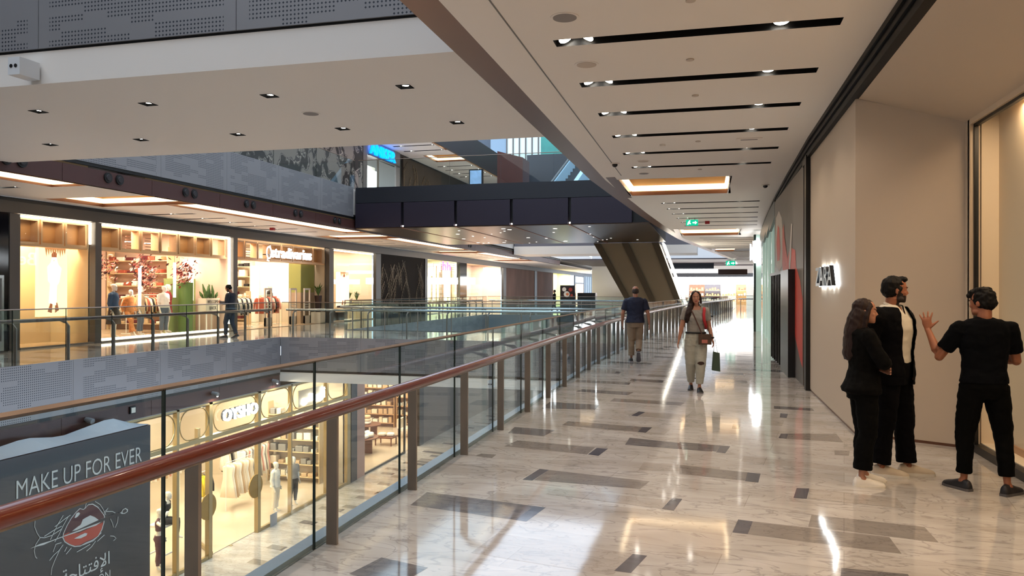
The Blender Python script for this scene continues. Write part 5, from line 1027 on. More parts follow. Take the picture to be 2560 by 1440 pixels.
# dark relief wall
relief_bg = mat('dark_relief', '1f1b1a', .75, spec=.12, var=.35, vscale=1.0); reliefm = mat('relief_grey', '6f665c', .5)
def feather_wall(x, y0, y1, z0, z1, lab, seed, bgm, fm, n=9, nm='relief_wall'):
    r_ = random.Random(seed); T = thing(nm, lab, 'wall panel', (x, (y0 + y1) / 2, z0)); MB().box(x - .1, y0, z0, x, y1, z1).build('backing', bgm, T); b = MB()
    for i in range(n):
        y = r_.uniform(y0 + .3, y1 - .3); z = r_.uniform(z0 + (z1 - z0) * .35, z1 - .15); dy = r_.choice((-1, 1)) * r_.uniform(.3, 1.0); L = r_.uniform(1.0, 1.9); P = []
        for t in range(10): s_ = t / 9; P.append(Vector((x + .012, min(y1 - .05, max(y0 + .05, y + dy * math.sin(s_ * 1.8) * .9)), max(z0 + .05, z - L * s_))))
        b.tube(P, [.022 - .0015 * t for t in range(10)], 5)
        for t in range(1, 9):
            for sg in (-1, 1):
                p = P[t]; q = p + Vector((.004, sg * .22 * (1 - t / 12), -.24)); m_ = p.lerp(q, .5) + Vector((.008, sg * .05, .03))
                if y0 < q.y < y1 and q.z > z0: b.tube([p, m_, q], [.013, .011, .004], 4)
    b.build('feather_relief', fm, T); return T
feather_wall(FX + .0, 40.3, 47.3, 0, 3.68, 'dark wall with grey feather relief between the plant window and the neon shop', 2, relief_bg, reliefm, 26)
T = thing('black_pier', 'black pier on the left of the dark relief wall', 'pier', (FX, 39.9, 0)); MB().box(-18.15, 39.62, 0, FX + .03, 40.28, 3.67).build('panel', black, T)
T = thing('black_pier', 'black pier between the dark relief wall and the neon shop', 'pier', (FX, 47.5, 0)); MB().box(-18.15, 47.32, 0, FX + .03, 47.75, 3.67).build('panel', black, T)
# neon shop and those beyond
bay('f', 47.8, 54.6, 2.6, mat('mint_wall', 'd9dcc4', .6), 'pale striped shop interior with the pink neon sign', 750, (1, .93, .75))
b = MB(); r_ = random.Random(6); T = thing('striped_curtain', 'vertical white and gold strips hanging in the neon shop window', 'curtain', (-18.5, 51, 0))
for mi, m in ((0, emis('strip_glow', (1, .92, .7), 2.2)), (1, gold)):
    b = MB()
    for k in range(10):
        y = 48.0 + r_.random() * 6.3; b.box(-18.6, y, r_.uniform(.1, 1), -18.55, y + r_.uniform(.08, .3), r_.uniform(2.2, 3.5))
    b.build('strip', m, T)
T = thing('neon_sign', 'pink neon sign behind slats over the shop past the relief wall', 'sign', (-18.0, 51.5, 3.0)); t_ = text_mesh('hh', (0, 1, 0), (-17.96, 50.7, 3.0), .62, 1.7, .05); t_.build('lettering', emis('pink_neon', (1, .05, .55), 5), T); b = MB()
for k in range(5): b.box(-17.94, 50.2, 2.95 + .15 * k, -17.93, 53.2, 2.98 + .15 * k)
b.build('slat', gold, T)
T = thing('black_pier', 'dark glossy pier right of the neon shop', 'pier', (FX, 55.4, 0)); MB().box(-18.15, 54.65, 0, FX + .03, 56.3, 3.67).build('panel', mat('gloss_black', '0c0c10', .08), T)
bay('g', 56.4, 67.2, 3, pinkw, 'bright pinkish shop interior beyond the neon shop', 1150, (1, .92, .8)); 
T = thing('shop_sign', 'white lit sign box over the bright pinkish shop', 'sign', (-17.95, 62, 3.1)); MB().box(-18, 61.5, 3.0, -17.9, 65.5, 3.5).build('light_box', emis('sign_white', (1, 1, 1), 4), T)
pane(47.8, 54.6, 'glass front of the pink neon shop', 2); pane(56.4, 67.2, 'glass front of the bright pinkish shop', 3)
brm = mat('bronze_mural', '62463a', .65, spec=.15, var=.6, vscale=.55, stretch=(1, 1, .5))
for y0, y1, w_ in ((68.3, 80.2, 'first'), (81.5, 90.6, 'second')):
    T = thing('bronze_mural', 'brown mottled bronze wall panel, %s from the left beyond the pinkish shop' % w_, 'wall panel', (FX, y0, 0), 'bronze wall panels'); MB().box(-18.1, y0, 0, FX, y1, 3.67).build('panel', brm, T)
T = thing('black_pier', 'slim black pier left of the first bronze panel', 'pier', (FX, 67.8, 0)); MB().box(-18.15, 67.25, 0, FX + .03, 68.25, 3.67).build('panel', black, T)
T = thing('black_pier', 'slim black pier between the two bronze panels', 'pier', (FX, 80.8, 0)); MB().box(-18.15, 80.25, 0, FX + .03, 81.45, 3.67).build('panel', black, T)
bay('h', 91.5, 103.8, 2, mat('pale_lime_glow', 'c9cf9a', .6, emit=.25), 'pale green shop interior beyond the bronze panels', 750, (1, .95, .8))  # wall colour carries a faint glow on top of the ceiling lights
T = thing('kiosk_front', 'small lit orange shop front near the end of the far corridor', 'shopfront', (FX, 110, 0)); MB().box(-18.1, 106, 0, FX, 114.4, 3.67).build('frame', black, T); MB().box(FX, 107, .3, FX + .05, 113.4, 2.5).build('panel', emis('orange_front', (1, .6, .3), 1.2), T); MB().box(FX, 107, 2.7, FX + .05, 113.4, 3.5).build('light_box', emis('sign_white', (1, 1, 1), 4), T)
T = thing('ribbed_wall', 'pale blue ribbed wall at the end of the far corridor', 'wall panel', (FX, 120, 0)); b = MB()
for k in range(16): b.box(-18.1, 115 + k * .95, 0, FX + (.1 if k % 2 else 0), 115.9 + k * .95, 3.67)
b.build('rib', mat('pale_blue_rib', 'aab4bd', .5), T)
# advertising stand
T = thing('advertising_stand', 'black advertising stand with food pictures beside the far void', 'stand', (-8.9, 50.4, 0)); MB().box(-9.5, 50.2, 0, -8.5, 50.5, 1.95).build('board', mat('charcoal', '1c1b1e', .35), T); MB().box(-9.42, 50.17, 1.1, -8.58, 50.2, 1.85).build('picture', mat('food_print', '3a2420', .5, var=.6, vscale=5), T); [MB().tube([(-9 + dx, 50.17, 1.48 + dz), (-9 + dx, 50.165, 1.48 + dz)], r_, 14, side=(0, 0, 1)).build('plate_print', mat('print_' + nm_, cc_, .5, emit=.2), T) for dx, dz, r_, nm_, cc_ in ((-.22, .2, .14, 'cream', 'd8cbb8'), (.2, .18, .13, 'red', '9c3a2a'), (-.05, -.12, .2, 'cream', 'd8cbb8'), (.0, -.12, .1, 'orange', 'c9752e'), (.28, -.2, .09, 'red', '9c3a2a'))]; MB().box(-9.3, 50.17, .7, -8.7, 50.2, .95).build('caption_panel', mat('caption_grey', '8f8b86', .5), T)
T = thing('dark_counter', 'low dark counter right of the advertising stand', 'counter', (-7.9, 51, 0)); MB().box(-8.4, 50.6, 0, -7.2, 51.4, 1.45).build('body', mat('charcoal', '1c1b1e', .35), T)
# reflected sign: white lettering on our own side
T = thing('shop_sign', 'white lettering on the near side shopfront that shows mirrored in the glass opposite', 'sign', (1.55, 37, 3)); t_ = text_mesh('Bershka', (0, -1, 0), (1.9, 36.4, 3.0), .75, 3.9, .05); t_.build('lettering', emis('sign_soft', (.9, .96, 1), 9), T)
shelving(26.2, -23.4, -20.6, 0, 6, .5, 0, 'pale shelf unit at the end of the flowered shop', 'at the end of the flowered shop', kinds=('cream', 'beige', 'maroon', 'white', 'rust'), seed=15, ax='x')
rack(-20.4, 23.4, .03, 1.8, 1.4, ['cream', 'black', 'beige', 'rust'], 'top', 'white clothes rack behind the mannequins of the flowered window', 'behind the mannequins of the flowered window')
for i, x in enumerate((-21.75, -19.75)):
    T = thing('glowing_column', 'glowing white fitting room column, %s' % ('behind the handbags of the lettered shop', 'beside the planter in the flowered shop')[i], 'column', (x, 33.6 if i == 0 else 25.9, 0), 'glowing columns'); MB().cyl((x, 33.6 if i == 0 else 25.95, 1.2), (x, 33.6 if i == 0 else 25.95, 2.8), .2, 18).build('lit_shaft', emis('column_glow', (1, .92, .78), 3.5), T); MB().cyl((x, 33.6 if i == 0 else 25.95, 0.03), (x, 33.6 if i == 0 else 25.95, 1.2), .2, 18).build('lower_shaft', whc, T)
# ================================================================ level below
ART = {'lip_outer': [(13.54,-3.6),(13.64,-3.45),(13.75,-3.33),(13.87,-3.24),(13.99,-3.18),(14.09,-3.23),(14.15,-3.21),(14.23,-3.16),(14.36,-3.18),(14.51,-3.29),(14.63,-3.44),(14.72,-3.56),(14.7,-3.71),(14.64,-3.85),(14.53,-3.97),(14.36,-4.01),(14.17,-4.01),(14.01,-4.03),(13.85,-3.99),(13.7,-3.9),(13.58,-3.8),(13.52,-3.68)], 'upper_fill': [(13.6,-3.54),(13.69,-3.44),(13.79,-3.34),(13.91,-3.25),(14.01,-3.22),(14.13,-3.27),(14.25,-3.21),(14.38,-3.23),(14.53,-3.34),(14.66,-3.51),(14.68,-3.58),(14.53,-3.59),(14.3,-3.42),(14.07,-3.44),(13.99,-3.56),(13.87,-3.6),(13.58,-3.61)], 'teeth': [(14.07,-3.45),(14.19,-3.43),(14.28,-3.42),(14.4,-3.49),(14.51,-3.58),(14.57,-3.67),(14.44,-3.7),(14.28,-3.69),(14.07,-3.68),(13.93,-3.64),(13.77,-3.62),(13.93,-3.57),(14.01,-3.55)], 'lower_fill': [(13.55,-3.63),(13.68,-3.62),(13.79,-3.67),(13.95,-3.72),(14.13,-3.71),(14.36,-3.7),(14.53,-3.69),(14.66,-3.69),(14.61,-3.84),(14.49,-3.95),(14.34,-3.97),(14.15,-3.97),(13.99,-3.99),(13.85,-3.96),(13.7,-3.87),(13.58,-3.76)], 'gloss1': [(13.84,-3.35),(13.89,-3.26),(13.96,-3.26),(13.99,-3.3),(13.94,-3.34),(13.88,-3.36)], 'gloss2': [(13.83,-3.8),(13.97,-3.78),(14.13,-3.77),(14.2,-3.8),(14.17,-3.84),(14.01,-3.85),(13.89,-3.82)], 'brush': [(12.71,-3.65),(12.95,-3.63),(13.21,-3.65),(13.5,-3.65),(13.97,-3.63),(14.59,-3.59),(15.19,-3.61),(15.24,-3.65),(14.64,-3.66),(14.01,-3.69),(13.54,-3.67),(13.19,-3.67),(13.03,-3.68),(12.88,-3.66)], 'tip': [(15.21,-3.62),(15.26,-3.56),(15.35,-3.55),(15.43,-3.61),(15.42,-3.66),(15.33,-3.68),(15.24,-3.66)]}
STROKES = [[(12.83,-3.12),(12.82,-3.24),(12.88,-3.39),(12.95,-3.5),(13.06,-3.54),(13.24,-3.55),(13.5,-3.49)],[(12.95,-3.51),(12.85,-3.61),(12.81,-3.73),(12.84,-3.86),(12.88,-3.91)],[(14.17,-3.12),(14.13,-3.22)],[(14.42,-3.15),(14.57,-3.26),(14.66,-3.39),(14.74,-3.54)],[(14.76,-3.47),(14.94,-3.52),(15.03,-3.58)],[(14.88,-3.67),(14.94,-3.78),(14.98,-3.9)],[(15.12,-3.69),(15.1,-3.82),(15.03,-3.92)],[(14.88,-4.07),(14.99,-4.11),(15.06,-4.18),(14.98,-4.21)],[(13.54,-3.84),(13.43,-3.93),(13.3,-3.98),(13.19,-4.06)],[(13.45,-3.92),(13.32,-4.11),(13.25,-4.24),(13.23,-4.38)],[(13.64,-3.92),(13.58,-4.0)],[(13.76,-3.98),(13.62,-4.07)],[(14.28,-4.07),(14.07,-4.1),(13.91,-4.12)],[(14.44,-4.05),(14.32,-4.14),(14.18,-4.19)],[(14.7,-3.99),(14.49,-4.07)],[(13.32,-3.39),(13.58,-3.3),(13.73,-3.26)],[(13.54,-3.21),(13.39,-3.37),(13.28,-3.53),(13.21,-3.63)],[(13.67,-3.28),(13.54,-3.43),(13.43,-3.59),(13.32,-3.71)],[(13.06,-3.51),(13.32,-3.45),(13.5,-3.43)],[(13.49,-3.78),(13.35,-3.77),(13.28,-3.91)],[(14.61,-3.91),(14.38,-4.02),(14.07,-4.02)],[(14.68,-3.53),(14.81,-3.4),(14.68,-3.47)]]
LX = -14.25
T = thing('brand_hoarding', 'black hoarding lettered MAKE UP FOR EVER on the level below', 'hoarding', (-13.4, 12, LZ))
blkb = mat('hoarding_black', '222226', .35)
MB().box(-14.1, 2, LZ, -13.4, 16.2, -1.72).build('board', blkb, T)
sh_ = MB(); n = 24; tops = [(12.0, -1.62), (13.1, -1.5), (14.0, -1.64), (15.5, -1.46), (16.18, -1.7)]
def tz(y): return interp([(2, -1.6), (8, -1.5), (10, -1.35)] + tops, y)
for i in range(48):
    y0 = 2 + i * 14.18 / 48; y1 = 2 + (i + 1) * 14.18 / 48; sh_.quad((-13.4, y0, -1.70), (-13.4, y1, -1.70), (-13.95, y1, tz(y1)), (-13.95, y0, tz(y0)))
sh_.build('white_sheet', mat('dust_sheet', 'c3c9d2', .6), T, smooth=True)
wl = mat('print_white', 'c9c9c6', .5); t_ = text_mesh('MAKE UP FOR EVER', (0, 1, 0), (-13.39, 12.39, -2.56), .37, 3.5, .006, bevel=-.006); t_.build('lettering', wl, T)
def pl(pts, x): return [(x, a, b_) for a, b_ in pts]
MB().poly(pl(ART['lip_outer'], -13.392)).build('lip_outline', wl, T)
def shrink(pts, k=.955):
    cy = sum(p[0] for p in pts) / len(pts); cz = sum(p[1] for p in pts) / len(pts); return [(cy + (a - cy) * k, cz + (b_ - cz) * k) for a, b_ in pts]
MB().poly(pl(shrink(ART['lip_outer']), -13.389)).poly(pl(ART['upper_fill'], -13.387)).build('upper_lip', mat('print_dark_red', '4a1a1e', .5), T)
MB().poly(pl(ART['lower_fill'], -13.386)).build('lower_lip', mat('print_red', 'a8262d', .5), T)
MB().poly(pl(ART['teeth'], -13.384)).poly(pl(ART['gloss1'], -13.384)).poly(pl(ART['gloss2'], -13.384)).poly(pl(ART['brush'], -13.382)).poly(pl(ART['tip'], -13.382)).build('teeth_and_brush', wl, T)
MB().poly(pl(shrink(ART['brush'], .985)[2:9], -13.381)).poly(pl(shrink(ART['tip'], .7), -13.381)).build('brush_core', mat('print_dark', '2b2526', .5), T)
b = MB()
for s_ in STROKES: b.tube(pl(s_, -13.388), .008, 4)
b.build('sketch_strokes', wl, T)
t_ = text_mesh('\ufe94\ufea3\ufe8e\ufe98\ufe98\ufed3\ufef9\ufe8d', (0, 1, 0), (-13.39, 13.5, -4.82), .42, 1.36, .006); t_.build('lettering', wl, T)
t_ = text_mesh('SOON', (0, 1, 0), (-13.39, 14.2, -5.05), .2, .68, .006, bevel=-.008); t_.build('lettering', wl, T)
# gold framed shop on the level below
struct('wall_lower', MB().box(-14.4, 37, LZ, -14.2, 75, -1.6), [mat('lower_wall', '6b625c', .5)])
T = thing('gold_shopfront', 'gold framed glass shopfront of the lower level lingerie shop', 'shopfront', (LX, 22.5, LZ))
b = MB(); zt = -1.7; zm = -2.7
for y, w_ in ((16.25, .08), (18.2, .10), (19.62, .16), (22.15, .16), (24.2, .08), (26.8, .12), (28.55, .3)): b.box(LX - .08, y, LZ, LX + .06, y + w_, zt)
b.box(LX - .08, 16.25, zm - .08, LX + .08, 28.8, zm + .04).box(LX - .08, 16.25, zt - .05, LX + .06, 28.8, zt); b.box(LX - .05, 16.25, LZ, LX + .05, 19.7, LZ + .1).box(LX - .05, 22.2, LZ, LX + .05, 28.8, LZ + .1).build('gold_frame', gold, T)
b = MB()
for y0, y1 in ((16.4, 18.15), (18.35, 19.6), (19.85, 22.1), (22.35, 24.15), (24.35, 26.75), (26.95, 28.5)):
    z0_, z1_ = zm + .06, zt - .07; r_ = min(.42, (y1 - y0) / 2 - .02); P = []
    for cy, cz, a0 in ((y1 - r_, z1_ - r_, 0), (y0 + r_, z1_ - r_, 1), (y0 + r_, z0_ + r_, 2), (y1 - r_, z0_ + r_, 3)):
        for q in range(6): a = (a0 + q / 5) * math.pi / 2; P.append((LX + .03, cy + r_ * math.cos(a), cz + r_ * math.sin(a)))
    b.tube(P + [P[0]], .018, 5)
b.build('rounded_ring', gold, T)
b = MB()
for y0, y1 in ((16.3, 18.2), (18.3, 19.62), (22.3, 24.2), (24.28, 26.8), (26.9, 28.55)): b.quad((LX, y0, LZ + .1), (LX, y1, LZ + .1), (LX, y1, zm), (LX, y0, zm))
for y0, y1 in ((16.3, 19.62), (19.7, 22.2), (22.3, 26.8), (26.9, 28.55)): b.quad((LX, y0, zm), (LX, y1, zm), (LX, y1, zt), (LX, y0, zt))
b.build('glass_pane', g_shop, T)
# angled door leaves with round gold pulls
b = MB(); b.hexa([(LX - .02, 19.8, LZ + .05), (LX - 1.2, 20.7, LZ + .05), (LX - 1.16, 20.76, LZ + .05), (LX + .02, 19.86, LZ + .05), (LX - .02, 19.8, LZ + .15), (LX - 1.2, 20.7, LZ + .15), (LX - 1.16, 20.76, LZ + .15), (LX + .02, 19.86, LZ + .15)])
b.box(LX - 1.24, 20.68, LZ, LX - 1.12, 20.8, zm).box(LX - .1, 20.8, LZ + .0, LX, 20.9, LZ + .01); b.build('door_frame', gold, T)
M = Matrix.Rotation(math.pi / 2, 4, 'Y')
b = MB(); b.tube([(LX + .02, 22.05, -4.75), (LX + .05, 22.05, -4.75)], .38, 24, side=(0, 0, 1)); b.tube([(LX + .02, 19.6, -4.75), (LX + .05, 19.6, -4.75)], .38, 24, side=(0, 0, 1)); b.build('round_pull', mat('gold_disc', '9c7a3e', .35, metal=.6), T)
T = thing('shop_sign', 'glowing white lettering OYSHO on the gold framed shopfront', 'sign', (LX + .1, 20.2, -2.4)); t_ = text_mesh('OYSHO', (0, 1, 0), (LX + .12, 20.2, -2.36), .36, 1.8, .08, bevel=.012); t_.build('lettering', emis('sign_white', (1, 1, 1), 4), T)
t_.build('back_plate', mat('sign_grey', '55555a', .4), T).location.x -= .05
T = thing('shop_sign', 'glowing white Arabic lettering on the gold framed shopfront', 'sign', (LX + .1, 24.9, -2.4)); t_ = text_mesh('\ufeee\ufeb8\ufef3\ufeed\ufe83', (0, 1, 0), (LX + .12, 24.9, -2.55), .5, 1.6, .08, bevel=.008); t_.build('lettering', emis('sign_white', (1, 1, 1), 4), T); MB().box(LX + .02, 24.7, -2.6, LX + .05, 26.5, -2.0).build('back_plate', mat('sign_cream', 'd9c6a8', .4), T)
def lbay(y0, y1, depth, wall, label, power, lc=(1, .84, .64)): bay('', y0, y1, depth, wall, label, power, lc, mat('cream_floor', 'd0bda6', .15), 4.45, LZ, LX, 2.6)
lbay(16.3, 28.7, 8, warmw, 'cream interior of the gold framed lower shop', 1250, (1, .84, .62)); lbay(30.2, 41.4, 7, mat('tan_wall', 'c9a27c', .6), 'warm interior of the homeware shop on the level below', 1150, (1, .82, .60))
T = thing('pier', 'dark metal pier between the gold framed shop and the homeware shop', 'pier', (LX, 29, LZ)); MB().box(-14.4, 28.86, LZ, LX + .08, 29.4, -1.6).build('shaft', mat('charcoal', '1c1b1e', .35), T)
T = thing('pink_wall_strip', 'blush stone wall strip beside the homeware shop', 'wall panel', (LX, 29.8, LZ)); MB().box(-14.4, 29.42, LZ, LX + .05, 30.2, -1.6).build('panel', mat('blush_stone', 'b48c7c', .4), T)
T = thing('homeware_shopfront', 'black framed glass front of the homeware shop on the level below', 'shopfront', (LX, 35, LZ)); MB().box(LX - .04, 34.7, LZ, LX + .04, 34.8, -1.6).box(LX - .1, 36.5, LZ, LX + .1, 37.1, -1.6).box(LX - .04, 30.2, LZ, LX + .04, 34.7, LZ + .08).box(LX - .04, 37.1, LZ, LX + .04, 41, LZ + .08).box(LX - .04, 39.9, LZ, LX + .04, 40, -1.6).build('frame', black, T)
MB().quad((LX, 30.2, LZ + .08), (LX, 34.7, LZ + .08), (LX, 34.7, -1.7), (LX, 30.2, -1.7)).quad((LX, 37.1, LZ + .08), (LX, 41, LZ + .08), (LX, 41, -1.7), (LX, 37.1, -1.7)).build('glass_pane', g_shop, T)
# goods in the gold framed shop
rack(-16.6, 23.9, LZ, 1.6, 1.75, ['cream', 'white', 'beige', 'cream'], 'dress', 'clothes rack behind the gold framed window, middle one', 'behind the middle of the gold framed window')
rack(-17.6, 26.2, LZ, 1.9, 1.75, ['white', 'grey', 'cream', 'pink'], 'dress', 'clothes rack behind the gold framed window, right one', 'at the right of the gold framed shop')
rack(-16.2, 21.6, LZ, .9, 1.9, ['yellow', 'yellow', 'black'], 'top', 'clothes rack with yellow tops behind the gold doors', 'behind the gold doors', spacing=.2)
rack(-19.3, 22.5, LZ, 2.4, 1.9, ['beige', 'cream', 'pink', 'white'], 'top', 'clothes rack deep in the gold framed shop', 'deep in the gold framed shop')
shelving(28.6, -17.6, -15.3, LZ, 6, .5, 0, 'pale shelf unit at the right end of the gold framed shop', 'at the right end of the gold framed shop', ax='x', h=(.1, .3), kinds=('cream', 'beige', 'grey', 'white'), seed=31)
shelving(-21.9, 17, 21, LZ, 6, .5, 0, 'pale shelf unit at the back of the gold framed shop', 'at the back of the gold framed shop', kinds=('cream', 'beige', 'grey', 'white', 'pink'), seed=32)
mrn = mat('maroon_sportswear', '4e1b2a', .6)
mannequin('m', 'mannequin in maroon sportswear beside the black hoarding', (-14.95, 18.45, LZ + .03), -1.2, [lambda f: f.top(mrn, 1.12, .2, .012, 'sports_bra', .01, voxel=.012, z1=1.38), pants(mrn, .045)], 1.75, elR=(.30, .12, 1.34), wrR=(.12, .2, 1.56))
mannequin('m', 'white mannequin seated on a frame stool above the maroon one', (-15.3, 19.0, LZ + .35), -1.3, [lambda f: f.top(gm['black'], 1.12, .2, .012, 'sports_bra', .01, voxel=.012, z1=1.38), pants(gm['black'], .045)], 1.75, lean=(0, .14, 0), kneeL=(-.1, .42, .88), ankL=(-.1, .40, .45), kneeR=(.1, .42, .88), ankR=(.12, .5, .5))
T = thing('frame_stool', 'tall square frame stool under the seated mannequin', 'stool', (-15.3, 19.0, LZ)); b = MB(); s_ = .25
for sx in (-1, 1):
    for sy in (-1, 1): b.box(-15.3 + sx * s_ - .02, 19 + sy * s_ - .02, LZ, -15.3 + sx * s_ + .02, 19 + sy * s_ + .02, LZ + 1.12)
b.box(-15.57, 18.73, LZ + 1.1, -15.03, 19.27, LZ + 1.16).box(-15.57, 18.73, LZ + .3, -15.53, 19.27, LZ + .34).box(-15.07, 18.73, LZ + .3, -15.03, 19.27, LZ + .34); b.build('frame', mat('white_metal', 'e8e4dc', .4), T)
mannequin('m', 'mannequin in white shirt and pale trousers in the middle of the gold framed window', (-14.9, 24.35, LZ + .02), -1.5, [jacket(whc, .85, 1.7), pants(gm['cream'])], 1.8)
mannequin('m', 'mannequin in dark shirt and jeans right of the white shirted one', (-14.75, 25.3, LZ + .02), -2.0, [jacket(gm['grey'], .95, .8), pants(gm['black'], .05)], 1.8)
mannequin('m', 'mannequin in pale top and blue trousers at the right end of the gold framed window', (-14.8, 28.1, LZ + .02), -1.2, [jacket(gm['white'], 1.0, .6), pants(grc, .05)], 1.8)
T = thing('notice_stand', 'small grey notice at the foot of the gold framed window', 'notice', (-14.2, 22.9, LZ)); MB().box(-14.12, 22.75, LZ, -14.1, 23.15, LZ + .42).build('board', mat('notice_grey', '8b8c90', .5), T)
# homeware shop
wd = mat('walnut', '6d4028', .4, var=.2, vscale=3)
def table(x, y, z, r, h, lab, rnd_=True):
    T = thing('display_table', lab, 'table', (x, y, z), 'wooden display tables'); MB().cyl((x, y, z + h - .04), (x, y, z + h), r, 28).build('tabletop', wd, T)
    for k in range(3): a = k * 2.1; MB().box(x + r * .55 * math.cos(a) - .18, y + r * .55 * math.sin(a) - .04, z, x + r * .55 * math.cos(a) + .18, y + r * .55 * math.sin(a) + .04, z + h - .04).build('leg', wd, T)
table(-16.4, 34.2, LZ, .95, .78, 'round wooden table with rolled textiles in the homeware shop, nearest one'); table(-17.6, 37.6, LZ, .8, .78, 'round wooden table with cushions in the homeware shop, farther one')
for i, (dx, dy, rr, L) in enumerate(((-.3, -.5, .1, .6), (-.05, -.5, .1, .6), (-.18, -.5, .1, .6), (.2, .1, .12, .5), (-.3, .2, .12, .5))):
    z = LZ + .78 + rr + (.17 if i == 2 else 0); o = MB().cyl((-16.4 + dx, 34.2 + dy, z), (-16.4 + dx, 34.2 + dy + L, z), rr, 14).build('rolled_textile', gm[('beige', 'cream', 'beige', 'white', 'cream')[i]], None, smooth=False); tag(o, ('beige rolled textile at the left of the near homeware table', 'cream rolled textile at the left of the near homeware table', 'beige rolled textile on top of two others on the near homeware table', 'white rolled textile at the right of the near homeware table', 'cream rolled textile at the back of the near homeware table')[i], 'textile', 'rolled textiles')
def cushion(x, y, z, s_, rz, c, lab):
    b = MB(); R = []
    for t in range(7):
        u_ = t / 6; zz = (u_ - .5) * .16; w_ = s_ * (1 - .22 * abs(2 * u_ - 1) ** 3); R.append(sect((0, 0, zz), w_, w_, 20, .55))
    b.rings(R); o = b.build('cushion', gm[c], None, smooth=True); o.location = (x, y, z + .08); o.rotation_euler = (0, 0, rz); tag(o, lab, 'cushion', 'cushions')
for i in range(3): cushion(-17.6, 37.6, LZ + .78 + .15 * i, .24, .2 * i, ('white', 'cream', 'beige')[i], ('white cushion, lowest of the stack on the farther homeware table', 'cream cushion in the middle of the stack on the farther table', 'beige cushion, topmost of the stack on the farther homeware table')[i])
shelving(41.2, -20.4, -17.4, LZ, 7, .5, 0, 'tall wooden shelf unit with baskets at the left of the homeware shop', 'at the left of the homeware shop', ax='x', m=oak, itemname='storage_basket', icat='basket', kinds=('beige', 'cream', 'white'), seed=41, h=(.18, .36))
shelving(41.2, -17.2, -14.6, LZ, 7, .5, 0, 'tall wooden shelf unit with towels at the right of the homeware shop', 'at the right of the homeware shop', ax='x', m=oak, itemname='folded_towel', icat='towel', kinds=('beige', 'cream', 'white'), seed=42, h=(.12, .3))
T = thing('lounge_chair', 'low wooden lounge chair with cream cushions in the homeware window', 'chair', (-15.6, 38.6, LZ)); MB().box(-16, 38.2, LZ + .38, -15.2, 39.2, LZ + .5).box(-16.1, 38.2, LZ + .5, -15.95, 39.2, LZ + 1.0).build('upholstery', gm['cream'], T)
for sx in (-16.05, -15.25):
    for sy in (38.22, 39.14): MB().box(sx, sy, LZ, sx + .05, sy + .05, LZ + .6).build('leg', wd, T)
T = thing('table_lamp', 'white globe lamp on the homeware shelf', 'lamp', (-16.9, 40.4, LZ + 2.4)); MB().ell((-16.9, 40.4, LZ + 3.35), (.22, .22, .22), 16).build('lamp_shade', emis('globe_lamp', (1, .85, .6), 4), T); MB().cyl((-16.9, 40.4, LZ), (-16.9, 40.4, LZ + 3.15), .02, 8).build('pole', black, T)
plant((-15.3, 39.9, LZ), 1.5, 18, 'tall green plant in the homeware window beside the lounge chair', gm['cream'], .5, .4)
# spotlights and cameras on the lower brown fascia
for i, (y, k) in enumerate(((15.0, 1), (16.5, 0), (19.75, 1), (23.0, 1), (24.0, 0))):
    T = thing('fascia_fitting', ('white square sensor' if k == 0 else 'grey spotlight') + ' on the lower brown fascia, %s from the left' % ORD[i], 'light fitting', (EX, y, -1.45), 'fittings on the lower fascia')
    if k: MB().tube([(EX, y, -1.42), (EX + .12, y, -1.45), (EX + .2, y, -1.47)], [.05, .07, .07], 12).build('body', mat('fitting_grey', '8d8d90', .4), T)
    else: MB().box(EX, y - .1, -1.52, EX + .04, y + .1, -1.34).build('body', black, T); MB().box(EX + .04, y - .07, -1.5, EX + .05, y + .07, -1.37).build('lens', whc, T)
for x, y, z, l_ in ((-8.42, 8.03, 4.45, 'white box sensor with two dark lenses on the overhead bridge edge, top left'), (-6.6, 23.42, -1.32, 'white box sensor with two dark lenses under the walkway-level bridge')):
    T = thing('sensor_box', l_, 'sensor', (x, y, z), 'white box sensors'); MB().box(x - .09, y - .3, z - .11, x + .09, y, z + .11).build('housing', mat('sensor_white', 'dcdcdc', .4), T)
    for dx in (-.04, .03): MB().cyl((x + dx, y - .305, z), (x + dx, y - .29, z), .024, 12).build('lens', black, T)
for y in (19.75, 23, 27, 31, 35, 39): area('lower_mall_fill_light', (-14.02, y, -1.52), .09, .09, 34, (1, .87, .7), (0, -.35, 0))  # added to light the lower floor; most have no fitting on the fascia
rack(-18.6, 26.6, LZ, 1.4, 1.9, ['white', 'cream', 'black', 'grey'], 'dress', 'clothes rack near the end wall of the gold framed shop', 'near the end wall of the gold framed shop')
for x, y, l_ in ((-15.9, 36.3, 'low wooden bench table in the homeware shop'),):
    T = thing('bench_table', l_, 'table', (x, y, LZ)); MB().box(x - .5, y - .4, LZ + .4, x + .5, y + .4, LZ + .46).build('tabletop', wd, T)
    for sx in (-.45, .4):
        for sy in (-.35, .3): MB().box(x + sx, y + sy, LZ, x + sx + .05, y + sy + .05, LZ + .4).build('leg', wd, T)

for i, (dx, dy, c) in enumerate(((.35, .45, 'white'), (.1, .6, 'beige'), (.5, .1, 'cream'), (.42, -.3, 'white'), (-.55, .35, 'grey'))):
    cushion(-16.4 + dx, 34.2 + dy, LZ + .78, .2, .5 * i, c, '%s cushion on the near homeware table, %s' % (c, ('at its right back', 'at its back edge', 'at its right edge', 'at its front right', 'at its left back')[i]))
for i, (dx, dy, c) in enumerate(((-.2, 0, 'cream'), (.22, .1, 'white'))):
    cushion(-15.9 + dx, 36.3 + dy, LZ + .46, .2, .3 * i, c, '%s cushion on the low bench table in the homeware shop' % c)
